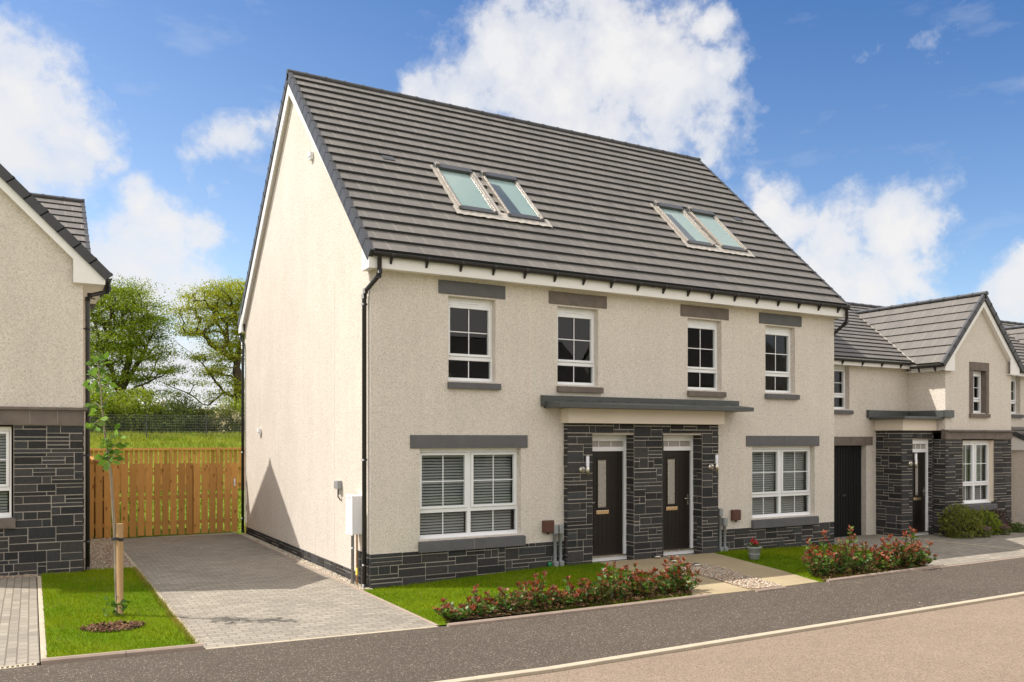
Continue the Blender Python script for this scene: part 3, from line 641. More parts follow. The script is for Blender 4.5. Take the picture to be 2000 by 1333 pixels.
# fittings on the walls
q = MB(); q.box((-.20, .28, .86), (-.002, .58, 1.50)); q.prism([(-.215, .265, .85), (-.20, .265, .84), (-.20, .265, 1.52), (-.215, .265, 1.51)], (0, .33, 0)); mbx = q.build('meter_box', 'white', H, .006)
q = MB(); q.box((-.219, .32, 1.46), (-.214, .5, 1.468)); q.build('latch', 'grey_plastic', mbx)
q = MB(); q.tube([(-.12, .52, .88), (-.12, .52, .02)], .026, 10); q.tube([(-.12, .52, .6), (-.12, .52, .63)], .031, 10); q.build('service_pipe', 'grey_plastic', H, 0)
q = MB(); q.tube([(-.10, .36, .88), (-.10, .36, .03)], .015, 8); g = q.build('gas_pipe', 'copper', H); q = MB(); q.tube([(-.10, .36, .18), (-.10, .36, .3)], .022, 8); q.build('sleeve', 'yellow', g)
q = MB(); q.tube([(-.05, DP - .32, .03), (-.05, DP - .32, sz + .07), (-.02, DP - .3, sz + .1), (.01, DP - .3, sz + .1)], .016, 8); q.build('gas_pipe', 'yellow', H)
q = MB(); q.box((-.09, 1.42, 1.55), (-.002, 1.56, 1.7)); q.box((-.075, 1.57, 1.555), (-.002, 1.68, 1.69)); s_ = q.build('outdoor_socket', 'grey_plastic', H, .01); q = MB(); q.tube([(-.05, 1.5, 1.55), (-.06, 1.48, 1.42), (-.03, 1.45, 1.36), (.0, 1.44, 1.35)], .012, 6); q.build('cable', 'dark', s_)
for y, z in ((7.55, 2.62), (3.25, 8.0)): q = MB(); q.box((-.06, y - .07, z - .07), (-.002, y + .07, z + .07)); q.box((-.075, y - .08, z - .02), (-.05, y + .08, z + .08)); q.build('wall_vent', 'white', H, .006)
for x, s in ((3.40, 1), (8.05, -1)):
    q = MB(); q.box((x - .11, -.09, .735), (x + .11, -.002, .955)); o = q.build('service_box', 'brown_plastic', H, .012); q = MB(); q.tube([(x, -.05, .735), (x, -.05, .70)], .02, 8); q.build('spout', 'brown_plastic', o)
for x, zt in ((3.545, .86), (3.665, .86), (7.60, 1.0), (7.73, .80)):
    q = MB(); q.tube([(x, -.05, zt - .1), (x, -.05, .18), (x + .01, -.075, .02)], .032, 10); o = q.build('cable_duct', 'grey_plastic', H); q = MB(); q.box((x - .045, -.10, zt - .16), (x + .045, -.003, zt)); q.build('duct_cover', 'grey_plastic', o, .01); q = MB(); q.box((x - .04, -.11, .06), (x + .05, -.01, .2)); q.build('duct_foot', 'grey_plastic', o, .01)
# ------------------------------------------------------------------ house on the left, gable wing to the street
A = thing('detached_house', (-6, 7, .1), 'cream and dark stone house at the left edge, its street gable cut off', 'house')
WY = 3.6; WX = -4.01; WL = -7.19; AX = (WX + WL) / 2; WT = .994; TX = -3.6; TZ = 5.35; AZ = TZ + (TX - AX) * WT
w = MB(); wh = (-6.55, -5.1, 1.12, 2.65)
wall_grid(w, WL, WX, 2.97, 5.2, WY, [], .1); zc = TZ + (TX - WX) * WT - .08
w.face([(WL, WY, 5.2), (WX, WY, 5.2), (WX, WY, zc), (AX, WY, AZ - .08), (WL, WY, zc)])
w.face([(WX, WY, 0), (WX, 6, 0), (WX, 6, zc), (WX, WY, zc)]); w.face([(WL, WY, 0), (WL, 6, 0), (WL, 6, zc), (WL, WY, zc)][::-1])
w.face([(-12, 5.5, 0), (-3.85, 5.5, 0), (-3.85, 5.5, 5.4), (-12, 5.5, 5.4)]); w.face([(-3.85, 5.5, 0), (-3.85, 12.7, 0), (-3.85, 12.7, 5.42), (-3.85, 9.1, 7.9), (-3.85, 5.5, 5.42)]); w.face([(-12, 12.7, 0), (-3.85, 12.7, 0), (-3.85, 12.7, 5.4), (-12, 12.7, 5.4)][::-1]); w.face([(-12, 5.5, 0), (-12, 12.7, 0), (-12, 12.7, 5.42), (-12, 9.1, 7.9), (-12, 5.5, 5.42)][::-1])
w.build('harled_wall', 'harl', A)
stones('stone_wall', A, (WL, WY + .012, .04), (1, 0, 0), (0, -1, 0), WX - WL, 2.64, [(wh[0] - WL, wh[1] - WL, .86, 2.7)], seed=31)
stones('stone_return', A, (WX - .012, WY, .04), (0, 1, 0), (1, 0, 0), 1.9, 2.64, seed=32)
b = MB(); xs = [WL - .02, -6.3, -5.6, -4.83, -4.41, WX + .02]
for p, q in zip(xs, xs[1:]): b.box((p + .004, WY - .03, 2.68), (q - .004, WY + .1, 2.925)); b.prism([(p + .004, WY - .03, 2.93), (p + .004, WY - .08, 2.945), (p + .004, WY - .08, 2.985), (p + .004, WY + .1, 3.01), (p + .004, WY + .1, 2.93)], (q - p - .008 + (.05 if q == xs[-1] else 0), 0, 0))
b.box((WL, WY - .022, 2.69), (WX, WY + .1, 2.98), 1); b.build('string_course', ['precast_brown', 'mortar'], A, .005)
reveal(A, *wh, WY); window(A, WY, *wh, 2, .47, .07, None, (wh[0] - .05, wh[1] + .06, .93, 1.10), 'precast_brown', vents=0)
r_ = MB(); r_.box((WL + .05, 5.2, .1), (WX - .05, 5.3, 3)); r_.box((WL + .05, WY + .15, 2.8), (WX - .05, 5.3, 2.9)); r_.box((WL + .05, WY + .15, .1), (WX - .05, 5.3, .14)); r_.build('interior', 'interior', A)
rf = MB(); wl = (TX - AX) * math.hypot(1, WT)
tile_roof(rf, (TX, WY - .15, TZ), (0, 1, 0), (-1, 0, WT), 0, 5.0, wl, .34); tile_roof(rf, (2 * AX - TX, WY - .15, TZ), (0, 1, 0), (1, 0, WT), 0, 5.0, wl, .34)
MP = .69; ml = 3.9 * math.hypot(1, MP)
tile_roof(rf, (-12.1, 5.2, 5.31), (1, 0, 0), (0, 1, MP), 0, 8.36, ml, .335); tile_roof(rf, (-12.1, 13.0, 5.31), (1, 0, 0), (0, -1, MP), 0, 8.36, ml, .335)
rf.build('roof', ['tiles', 'verge'], A)
for a_ in (((TX, WY - .12, TZ), (-1, 0, WT), wl, .34, (0, -1, 0), .08, .12), ((2 * AX - TX, WY - .12, TZ), (1, 0, WT), wl, .34, (0, -1, 0), .08, .12), ((-3.76, 5.2, 5.29), (0, 1, MP), ml, .335, (1, 0, 0)), ((-3.76, 13, 5.29), (0, -1, MP), ml, .335, (1, 0, 0))): v_ = MB(); verge(v_, *a_); v_.build('verge', 'verge', A)
g = MB(); ridge(g, (-12, 9.1, 5.31 + 3.9 * MP), (-3.72, 9.1, 5.31 + 3.9 * MP), -.01, .085); g.build('ridge_cap', 'verge', A); g = MB(); ridge(g, (AX, WY - .2, AZ), (AX, 8, AZ), -.01, .085); g.build('ridge_cap', 'verge', A)
e = MB(); y0 = WY - .12
def LZ(x): return TZ + (TX - x) * WT
e.prism([(-4.17, y0, 5.18), (-3.665, y0, 5.18), (-3.665, y0, LZ(-3.665) - .06), (-4.17, y0, LZ(-4.17) - .1)], (0, .03, 0)); e.box((-4.17, y0 + .03, 5.18), (-3.665, WY + .02, 5.2)); e.box((WX, WY, 5.19), (-3.665, 6, 5.21)); e.box((-3.685, WY - .09, 5.18), (-3.665, 5.6, TZ + .02)); e.build('eaves_box', 'fascia', A, .003)
for s in (1, -1):
    X = lambda x: x if s > 0 else 2 * AX - x; e = MB()
    e.prism([(X(-4.17), y0, LZ(-4.17) - .33), (X(-4.17), y0, LZ(-4.17) - .06), (X(AX), y0, AZ - .06), (X(AX), y0, AZ - .33)], (0, .024, 0))
    e.prism([(X(-4.1), y0 + .024, LZ(-4.1) - .30), (X(-4.1), y0 + .024, LZ(-4.1) - .28), (X(AX), y0 + .024, AZ - .28), (X(AX), y0 + .024, AZ - .30)], (0, .11, 0)); e.build('bargeboard', 'fascia', A, .003)
gutter(A, (-3.61, WY - .1, TZ - .05), (-3.61, 5.3, TZ - .05), (1, 0, 0), .9)
pipe_(A, [(-3.60, WY + .08, TZ - .09), (-3.60, WY + .08, 5.14), (-3.63, WY + .08, 5.09), (-3.90, WY + .08, 5.0), (-3.935, WY + .08, 4.93), (-3.935, WY + .08, .12)], [4.4, 2.15, .62], wall=(-.07, 0, 0))

# ------------------------------------------------------------------ houses further along on the right
B_ = thing('detached_house', (15.5, 4, 0), 'lower cream house beyond the pair, with black garage door and street gable', 'house')
MY = 1.05; X0, X1 = 12.05, 19.55; FY = 0.0; FX0, FX1 = 15.28, 18.17; CX = 16.73
w = MB(); ho = [(12.15, 12.98, 3.18, 4.28), (12.28, 13.62, -.2, 2.28)]
wall_grid(w, X0, FX0, -.15, 4.4, MY, ho, .16); wall_grid(w, FX1, X1, -.15, 4.4, MY, [], .16)
fh = [(16.42, 17.0, 3.12, 4.22)]; wall_grid(w, FX0, FX1, 2.66, 4.6, FY, fh, .14); WT2 = 1.07; EX = 15.0; EZ2 = 4.35; AZ2 = EZ2 + (CX - EX) * WT2
w.face([(FX0, FY, 4.6), (FX1, FY, 4.6), (CX, FY, AZ2 - .06)]); w.face([(FX0, FY, 2.66), (FX0, MY, 2.66), (FX0, MY, 4.6), (FX0, FY, 4.6)][::-1]); w.face([(FX1, FY, 0), (FX1, MY, 0), (FX1, MY, 4.6), (FX1, FY, 4.6)])
w.face([(X0, MY, -.15), (X0, 8, -.15), (X0, 8, 4.5), (X0, 4.5, 6.5), (X0, MY, 4.5)][::-1]); w.face([(X1, MY, -.15), (X1, 8, -.15), (X1, 8, 4.5), (X1, 4.5, 6.5), (X1, MY, 4.5)]); w.face([(X0, 8, -.15), (X1, 8, -.15), (X1, 8, 4.5), (X0, 8, 4.5)][::-1]); w.build('harled_wall', 'harl', B_)
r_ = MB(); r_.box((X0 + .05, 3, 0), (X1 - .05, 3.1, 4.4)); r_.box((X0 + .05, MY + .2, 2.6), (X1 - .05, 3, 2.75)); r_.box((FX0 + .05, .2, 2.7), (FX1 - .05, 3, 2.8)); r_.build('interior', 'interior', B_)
window(B_, MY, 12.15, 12.98, 3.18, 4.28, 1, .33, .1, None, (12.1, 13.06, 3.06, 3.17), blind=False); gw = (16.02, 17.36, .78, 2.40)
window(B_, FY, 16.42, 17.0, 3.12, 4.22, 1, .33, .09, None, (16.27, 17.12, 3.0, 3.11), 'precast_brown', False)
sr = MB(); sr.box((16.29, -.03, 4.22), (17.12, .1, 4.44)); sr.box((16.29, -.025, 3.11), (16.424, .12, 4.22)); sr.box((16.996, -.025, 3.11), (17.12, .12, 4.22)); sr.build('window_surround', 'precast_brown', B_, .004)
reveal(B_, *gw, FY); window(B_, FY, *gw, 2, .47, .07, None, (gw[0] - .04, gw[1] + .06, .57, .74), joint=True, vents=1)
stones('stone_wall', B_, (FX0, FY + .012, -.05), (1, 0, 0), (0, -1, 0), FX1 - FX0, 2.48, [(gw[0] - FX0, gw[1] - FX0, .6, 2.6)], seed=41)
stones('stone_return', B_, (FX0 + .012, FY, -.05), (0, 1, 0), (-1, 0, 0), .36, 2.48, seed=43); stones('stone_return', B_, (FX1 - .012, FY, -.05), (0, 1, 0), (1, 0, 0), .9, 2.48, seed=44)
PX, PY = 14.0, .32; pd = (14.46, 15.2)
stones('stone_porch', B_, (PX, PY + .012, -.08), (1, 0, 0), (0, -1, 0), FX0 - PX, 2.73, [(pd[0] - PX, pd[1] - PX, -1, 2.5)], seed=45); stones('stone_return', B_, (PX + .012, PY, -.08), (0, 1, 0), (-1, 0, 0), MY - PY, 2.73, seed=46); stones('stone_reveal', B_, (pd[1] + .012, PY, -.08), (0, 1, 0), (-1, 0, 0), .24, 2.5, seed=47)
q = MB(); q.box((PX + .03, PY + .25, -.08), (pd[0], MY, 2.65)); q.box((pd[1] + .03, PY + .25, -.08), (FX0, MY, 2.65)); q.box((pd[0], PY + .02, 2.43), (pd[1], PY + .3, 2.65)); q.build('porch_core', 'mortar', B_)
door(B_, PY + .09, pd[0], pd[1], .08, 2.1, 2.43, 1); wall_lamp(B_, 14.36, PY - .01, 1.72)
f = MB(); f.box((13.92, .22, 2.655), (FX0 - .01, MY - .01, 2.93)); f.box((PX + .2, PY + .02, 2.6), (FX0 - .02, MY - .02, 2.655)); f.build('porch_fascia', 'cream', B_, .005)
c_ = MB(); c_.box((13.72, .03, 2.93), (15.52, MY - .005, 3.0)); c_.prism([(13.62, MY - .09, 2.98), (13.62, MY - .09, 3.17), (13.62, MY - .002, 3.18), (13.62, MY - .002, 2.98)], (FX0 - 13.62, 0, 0)); c_.box((FX0 - .09, -.04, 2.98), (FX0 - .002, MY - .1, 3.17)); c_.box((FX0 - .09, -.085, 2.98), (FX0 + .25, -.004, 3.17)); c_.build('porch_canopy', 'canopy', B_, .01)
b = MB(); xs = [FX0 - .02, 15.9, 16.4, 16.9, 17.4, 17.9, FX1 + .02]
for p, q in zip(xs, xs[1:]): b.box((p + .004, FY - .025, 2.435), (q - .004, FY + .1, 2.61)); b.prism([(p + .004, FY - .03, 2.615), (p + .004, FY - .08, 2.63), (p + .004, FY - .08, 2.665), (p + .004, FY + .1, 2.69), (p + .004, FY + .1, 2.615)], (q - p - .008 + (.05 if q == xs[-1] else 0), 0, 0))
b.box((FX0, FY - .018, 2.44), (FX1, FY + .1, 2.66), 1); b.build('string_course', ['precast_brown', 'mortar'], B_, .004)
gd = MB(); gd.box((12.28, MY + .15, -.15), (13.62, MY + .18, 2.28))
for i in range(13): x = 12.32 + i * .1; gd.box((x, MY + .135, -.1), (x + .085, MY + .151, 2.26))
gdo = gd.build('garage_door', 'garage', B_, .004); q = MB(); q.box((12.9, MY + .12, 1.0), (13.0, MY + .136, 1.04)); q.build('handle', 'alu_dark', gdo)
q = MB(); q.box((12.1, MY - .02, 2.285), (13.02, MY + .1, 2.5)); q.box((13.028, MY - .02, 2.285), (13.85, MY + .1, 2.5)); q.build('lintel', 'precast_brown', B_, .005)
e = MB(); e.box((X0, .83, 4.26), (EX + .3, .85, 4.45)); e.box((X0, .85, 4.27), (FX0, MY + .02, 4.29)); e.build('eaves_fascia', 'fascia', B_, .003); e = MB(); e.box((18.3, .83, 4.26), (X1, .85, 4.45)); e.box((18.3, .8499, 4.27), (X1, MY, 4.29)); e.build('eaves_fascia', 'fascia', B_, .003); e = MB()
e.box((EX + .1, -.1, 4.16), (EX + .12, .83, 4.36)); e.box((EX + .1199, -.1, 4.18), (FX0, MY, 4.2)); e.build('eaves_fascia', 'fascia', B_, .003); e = MB(); e.box((2 * CX - EX - .12, -.1, 4.16), (2 * CX - EX - .1, .83, 4.36)); e.build('eaves_fascia', 'fascia', B_, .003)
def LW(x): return EZ2 + (x - EX) * WT2
for s in (1, -1):
    X = lambda x: x if s > 0 else 2 * CX - x; e = MB()
    e.prism([(X(EX + .1), -.12, 4.16), (X(EX + .5), -.12, 4.16), (X(EX + .5), -.12, LW(EX + .5) - .1), (X(EX + .1), -.12, LW(EX + .1) - .06)], (0, .03, 0)); e.box((X(EX + .1), -.09, 4.16), (X(EX + .5), .02, 4.18))
    e.prism([(X(EX + .5), -.12, LW(EX + .5) - .32), (X(EX + .5), -.12, LW(EX + .5) - .06), (X(CX), -.12, AZ2 - .06), (X(CX), -.12, AZ2 - .32)], (0, .024, 0)); e.prism([(X(EX + .42), -.096, LW(EX + .42) - .29), (X(EX + .42), -.096, LW(EX + .42) - .27), (X(CX), -.096, AZ2 - .27), (X(CX), -.096, AZ2 - .29)], (0, .1, 0)); e.build('bargeboard', 'fascia', B_, .003)
rf = MB(); P2 = .585; h2 = math.hypot(1, P2); l2 = 3.7 * h2; O2 = (X0 - .1, .8, 4.45); hw = math.hypot(1, WT2); lw = (CX - EX) * hw
def vx(s): z = 4.45 + s / h2 * P2; return min(CX, EX + (z - EZ2) / WT2)
tile_roof(rf, O2, (1, 0, 0), (0, 1, P2), 0, 0, l2, .27, uhi=lambda s: vx(s) - O2[0] - .04); tile_roof(rf, O2, (1, 0, 0), (0, 1, P2), 0, 0, l2, .27, ulo=lambda s: 2 * CX - vx(s) - O2[0] + .04, uhi=lambda s: X1 - O2[0] + .05)
tile_roof(rf, (X0 - .1, 8.2, 4.45), (1, 0, 0), (0, -1, P2), 0, X1 - X0 + .15, l2, .27)
def vy(s): z = EZ2 + s / hw * WT2; return max(.5, .8 + (z - 4.45) / P2)
for s_, ox in ((1, EX), (-1, 2 * CX - EX)): tile_roof(rf, (ox, -.15, EZ2), (0, 1, 0), (s_, 0, WT2), 0, 0, lw, .3, uhi=lambda s: vy(s) + .15 - .03)
rfo = rf.build('roof', ['tiles', 'verge'], B_)
for s_ in (1, -1):
    X = lambda x: x if s_ > 0 else 2 * CX - x; vl = MB()
    p0, p1 = V(X(EX + .06), .72, 4.42), V(X(CX), .8 + (AZ2 - 4.45) / P2, AZ2); vl.obox(p0 - V(.03, .03, 0), p1 - p0, V(.06, 0, 0), V(0, .06, .02)); vl.build('valley_lining', 'lead', rfo)
for a_ in (((EX - .02, -.13, EZ2 - .02), (1, 0, WT2), lw, .3, (0, -1, 0), .06, .10), ((2 * CX - EX + .02, -.13, EZ2 - .02), (-1, 0, WT2), lw, .3, (0, -1, 0), .06, .10), ((X0 - .08, .8, 4.43), (0, 1, P2), l2, .27, (-1, 0, 0))): v_ = MB(); verge(v_, *a_); v_.build('verge', 'verge', rfo)
g = MB(); ridge(g, (CX, -.2, AZ2 + .02), (CX, .8 + (AZ2 - 4.45) / P2, AZ2 + .02), 0, .08); g.build('ridge_cap', 'verge', rfo); g = MB(); ridge(g, (X0 - .1, 4.5, 4.45 + 3.7 * P2 + .02), (X1 + .05, 4.5, 4.45 + 3.7 * P2 + .02), 0, .08); g.build('ridge_cap', 'verge', rfo)
gutter(B_, (X0, .79, 4.40), (EX + .02, .79, 4.40), (0, -1, 0), .8); gutter(B_, (2 * CX - EX, .79, 4.40), (X1, .79, 4.40), (0, -1, 0), .8); gutter(B_, (EX - .01, -.13, EZ2 - .05), (EX - .01, .76, EZ2 - .05), (-1, 0, 0), .6)
C2 = copy_tree(B_); C2.location.x += 7.5
for o in list(kids(C2)):
    if o.name.startswith('garage_door') or o.name.startswith('lintel'):
        for k in kids(o): bpy.data.objects.remove(k)
        bpy.data.objects.remove(o)
q = MB(); q.box((19.62, .25, -.15), (21.4, MY + .2, 2.3)); q.build('lean_to_wall', 'harl', C2)
q = MB(); tile_roof(q, (19.5, .02, 2.33), (1, 0, 0), (0, 1, .45), 0, 2.0, 1.12, .28); q.face([(19.52, .04, 2.3), (21.4, .04, 2.3), (21.4, MY, 2.76), (19.52, MY, 2.76)], 1, [(0, 0)] * 4); lo = q.build('lean_to_roof', ['tiles', 'verge'], C2); q = MB(); verge(q, (19.52, 0, 2.31), (0, 1, .45), 1.14, .28, (-1, 0, 0), .06, .1); q.build('verge', 'verge', lo)
q = MB(); q.prism([(19.53, .05, 2.12), (19.53, .05, 2.28), (19.53, MY, 2.72), (19.53, MY, 2.12)], (.03, 0, 0)); q.build('bargeboard', 'fascia', C2)
tag(C2, 'farthest cream house at the right edge, mostly hidden behind its neighbour\'s gable')

# ------------------------------------------------------------------ houses across the road, seen only as dark shapes in the window panes
def far_house(x0, x1, y0, y1, ez, rz, label, gab=False):
    h = thing('terraced_house', ((x0 + x1) / 2, (y0 + y1) / 2, 0), label, 'house', 'houses across the road'); w = MB(); ym = (y0 + y1) / 2; hl = []
    for k in range(4): a = x0 + (x1 - x0) * (k + .5) / 4; hl.append((a - .5, a + .5, 3.4, 4.8)); hl.append((a - .6, a + .6, .9, 2.3))
    m_ = MB(); wall_grid(m_, -x1, -x0, 0, ez, 0, [(-b, -a, c, d) for a, b, c, d in hl], .12)
    for v in m_.v: w.v.append((-v[0], y1 - v[1], v[2]))
    w.f = m_.f; w.m = m_.m; w.uv = m_.uv; w.c = m_.c; w.sm = m_.sm
    for x, o in ((x0, 1), (x1, 0)): p = [(x, y0, 0), (x, y1, 0), (x, y1, ez), (x, ym, rz - .05), (x, y0, ez)]; w.face(p if not o else p[::-1])
    w.face([(x0, y0, 0), (x1, y0, 0), (x1, y0, ez), (x0, y0, ez)]); w.build('harled_wall', 'harl', h)
    r = MB(); t = (rz - ez) / ((y1 - y0) / 2 + .3); l = ((y1 - y0) / 2 + .3) * math.hypot(1, t)
    tile_roof(r, (x0 - .1, y1 + .3, ez), (1, 0, 0), (0, -1, t), 0, x1 - x0 + .2, l, .33); tile_roof(r, (x0 - .1, y0 - .3, ez), (1, 0, 0), (0, 1, t), 0, x1 - x0 + .2, l, .33); ridge(r, (x0 - .1, ym, rz + .02), (x1 + .1, ym, rz + .02), 0, .08, 1); r.build('roof', ['tiles', 'verge'], h)
    for a, b, c, d in hl:
        q = MB(); Y = y1 - .1
        for p in ((a, c, a + .07, d), (b - .07, c, b, d), (a, c, b, c + .07), (a, d - .07, b, d), ((a + b) / 2 - .02, c, (a + b) / 2 + .02, d)): q.box((p[0], Y - .05, p[1]), (p[2], Y, p[3]))
        o = q.build('window', 'white', h); q = MB(); q.face([(a, Y - .03, c), (b, Y - .03, c), (b, Y - .03, d), (a, Y - .03, d)][::-1]); q.build('pane', 'alu_dark', o)
    return h
far_house(1, 11, -31, -22.5, 5.4, 9.4, 'harled terrace house across the road, mirrored in the left upstairs windows'); far_house(13.5, 22, -32, -24, 5.0, 8.0, 'lower harled house across the road, mirrored in the middle upstairs windows')
far_house(24.5, 36, -31, -22, 5.4, 9.6, 'long harled house across the road, mirrored in the right upstairs windows')
# ------------------------------------------------------------------ ground
def sheet(name, poly, mat_, dz=0., step=.5, zf=None, thick=0.):
    zf = zf or gz; bm = bmesh.new(); vs = [bm.verts.new((x, y, 0)) for x, y in poly]; f = bm.faces.new(vs); f.normal_update()
    if f.normal.z < 0: f.normal_flip()
    xs = [p[0] for p in poly]; ys = [p[1] for p in poly]
    for ax, lo, hi in ((0, min(xs), max(xs)), (1, min(ys), max(ys))):
        k = math.floor(lo / step) + 1
        while k * step < hi - 1e-4:
            co = [0, 0, 0]; no = [0, 0, 0]; co[ax] = k * step; no[ax] = 1; bmesh.ops.bisect_plane(bm, geom=bm.verts[:] + bm.edges[:] + bm.faces[:], plane_co=co, plane_no=no); k += 1
    for v in bm.verts: v.co.z = zf(v.co.x, v.co.y) + dz
    if thick:
        ed = [e for e in bm.edges if e.is_boundary]; r = bmesh.ops.extrude_edge_only(bm, edges=ed)
        for v in r['geom']:
            if isinstance(v, bmesh.types.BMVert): v.co.z -= thick
    me = bpy.data.meshes.new(name); bm.to_mesh(me); bm.free(); me.materials.append(M[mat_]); o = bpy.data.objects.new(name, me); COL.objects.link(o); o['kind'] = 'structure'; return o
def bank(x, y):                                       # terrain: flat plot, garden, then the grass bank behind
    t = clamp((y - 27) / 13); z = -.25 + .25 * clamp((y - 9.4) / .6) + .18 * clamp((y - 10) / 16) + 2.45 * t * t * (3 - 2 * t) + .02 * max(0, y - 40)
    return z - .12 * clamp((-12 - y) / 2)
gx = sorted(set([-160, -110, -70, -45, -32] + list(range(-24, 44, 2)) + [50, 60, 80, 110, 160, 220])); gy = sorted(set([-120, -80, -55, -40, -34] + list(range(-30, 8, 2)) + [8, 9, 9.4, 10, 11, 12] + list(range(14, 60, 2)) + [66, 80, 110, 160, 260]))
me = bpy.data.meshes.new('ground'); vv = [(x, y, bank(x, y)) for y in gy for x in gx]; n = len(gx)
me.from_pydata(vv, [], [(j * n + i, j * n + i + 1, (j + 1) * n + i + 1, (j + 1) * n + i) for j in range(len(gy) - 1) for i in range(n - 1)]); me.materials.append(M['field']); o = bpy.data.objects.new('ground', me); COL.objects.link(o); o['kind'] = 'structure'
PYB = -3.12; KY = -5.45
def zroad(x, y): return gz(x, -4) - .03
sheet('road', [(-40, -11.4), (70, -11.4), (70, KY - .1), (-40, KY - .1)], 'road', 0, 2., zroad)
sheet('pavement', [(-40, KY), (70, KY), (70, PYB), (-40, PYB)], 'path', 0, 1., None, .2)
sheet('pavement', [(-40, -13.6), (70, -13.6), (70, -11.5), (-40, -11.5)], 'path', -.01, 2., None, .2)
def strip(name, pts, w, h, mat_, base=-.12, dz=0, seg=.915, gap=.006, rnd=0.):
    """row of kerb stones along a polyline"""
    mb = MB()
    for (xa, ya), (xb, yb) in zip(pts, pts[1:]):
        d = V(xb - xa, yb - ya, 0); ln = d.length; d.normalize(); s = V(-d.y, d.x, 0); n = max(1, round(ln / seg))
        for i in range(n):
            a = V(xa, ya, 0) + d * (ln * i / n + gap / 2); l = ln / n - gap; z0 = gz(a.x, a.y) + dz; e = a + d * l; z1 = gz(e.x, e.y) + dz; c = .02 if h > .02 else .004
            sec = lambda p, z: [p - s * w / 2 + V(0, 0, z + base), p + s * w / 2 + V(0, 0, z + base), p + s * w / 2 + V(0, 0, z + h - c), p + s * (w / 2 - c) + V(0, 0, z + h), p - s * (w / 2 - c) + V(0, 0, z + h), p - s * w / 2 + V(0, 0, z + h - c)]
            mb.idx(sec(a, z0) + sec(e, z1), [(0, 1, 2, 3, 4, 5), (11, 10, 9, 8, 7, 6)] + [(k, 6 + k, 6 + (k + 1) % 6, (k + 1) % 6) for k in range(6)])
    o = mb.build(name, mat_); o['kind'] = 'structure'; return o
strip('kerb', [(-30, KY - .05), (40, KY - .05)], .105, .006, 'kerb', -.2); strip('kerb', [(-30, -11.45), (40, -11.45)], .125, .02, 'kerb', -.2)
LXA, LXB = -4.66, -3.15; DXB = -.2
sheet('driveway', [(-9, -3.0), (LXA - .07, -3.0), (LXA - .07, 3.33), (-9, 3.33)], 'paving_left', 0, .6, None, .1)
sheet('driveway', [(LXB + .05, -3.06), (DXB - .03, -3.06), (DXB - .03, 9.05), (LXB + .05, 9.05)], 'paving', 0, .6, None, .1)
strip('kerb', [(LXA - .03, -3.0), (LXA - .03, 3.35)], .06, .012, 'kerb'); strip('kerb', [(LXB + .025, -3.0), (LXB + .025, 9.0)], .05, .006, 'kerb'); strip('kerb', [(DXB, -3.06), (DXB, 9.1)], .05, .008, 'edging')
strip('kerb', [(LXA - .06, -3.06), (LXB + .04, -3.06)], .07, .055, 'edging'); strip('kerb', [(LXB + .05, -3.1), (DXB - .02, -3.1)], .06, .004, 'kerb')
LL = [(LXA, -3.03), (LXB, -3.03), (LXB, 3.85), (-3.95, 3.85), (-3.95, 3.58), (LXA, 3.58)]
sheet('lawn_left', LL, 'lawn', .004, .4); bpy.data.objects['lawn_left'].name = 'lawn'
sheet('gravel_bed', [(-3.95, 3.85), (LXB, 3.85), (LXB, 9.1), (-3.95, 9.1)], 'gravel_bed', .0, .5); sheet('gravel_bed', [(DXB + .02, -.12), (.02, -.12), (.02, 9.1), (DXB + .02, 9.1)], 'gravel_bed', .0, .5); sheet('gravel_bed', [(-9, 3.33), (LXA - .05, 3.33), (LXA - .05, 3.62), (-9, 3.62)], 'gravel_bed', .0, .5)
SLL = [G(1160, 1098), G(1205, 1112), G(1253, 1120), G(1355, 1166)]; slf = G(1477, 1153); srf = G(1600, 1137); SLR = [G(1390, 1080), G(1530, 1116), srf]
bay = -.08
path_poly = [(SLL[0][0], bay)] + SLL[1:] + [slf, srf, SLR[1], (SLR[0][0], bay)]
sheet('garden_path', path_poly, 'slab', .006, .4, None, .06)
gravel_path = [G(1290, 1086), G(1322, 1098), G(1340, 1110), G(1322, 1113), G(1345, 1119), G(1400, 1134), G(1465, 1153), G(1530, 1146), G(1455, 1124), G(1395, 1106), G(1345, 1101)]
sheet('gravel_bed', gravel_path, 'gravel_bed', .012, .4)
bedA = [G(868, 1219), G(1060, 1196), G(1352, 1163), G(1335, 1135), G(1100, 1158), G(905, 1185)]
FL = [(DXB + .03, -.1), (3.79, -.0), (SLL[0][0], bay)] + SLL[1:3] + [G(1330, 1134), G(1352, 1164), G(868, 1217), (.02, -3.06), (DXB + .03, -3.06)]
sheet('lawn', FL, 'lawn', .004, .4)
rb = [G(1606, 1137), G(1808, 1108), G(1790, 1085), G(1590, 1108)]
FR = [(SLR[0][0], bay), (LN + .2, -.0), G(1692, 1074), G(1812, 1108), G(1602, 1138), SLR[1]]
sheet('lawn', FR, 'lawn', .004, .4)
RD = [(11.3, 1.1), (11.3, -.2), G(1692, 1075), G(1812, 1109), (40, -3.02), (40, 1.1)]
sheet('driveway', RD, 'paving', -.002, .8, None, .1)
strip('kerb', [(13.9, 1.0), (14.15, -3.0)], .05, .012, 'kerb'); strip('kerb', [G(1712, 1124), (40, -3.07)], .06, .008, 'edging')
def edg(a, b): strip('kerb', [G(*a), G(*b)], .06, .045, 'edging')
edg((874, 1225), (1382, 1166)); edg((1477, 1157), (1533, 1150)); edg((1616, 1137), (1842, 1107))
def soil_bed(poly, dz=.02): return sheet('soil', poly, 'soil', dz, .3)
soil_bed(bedA); soil_bed(rb)
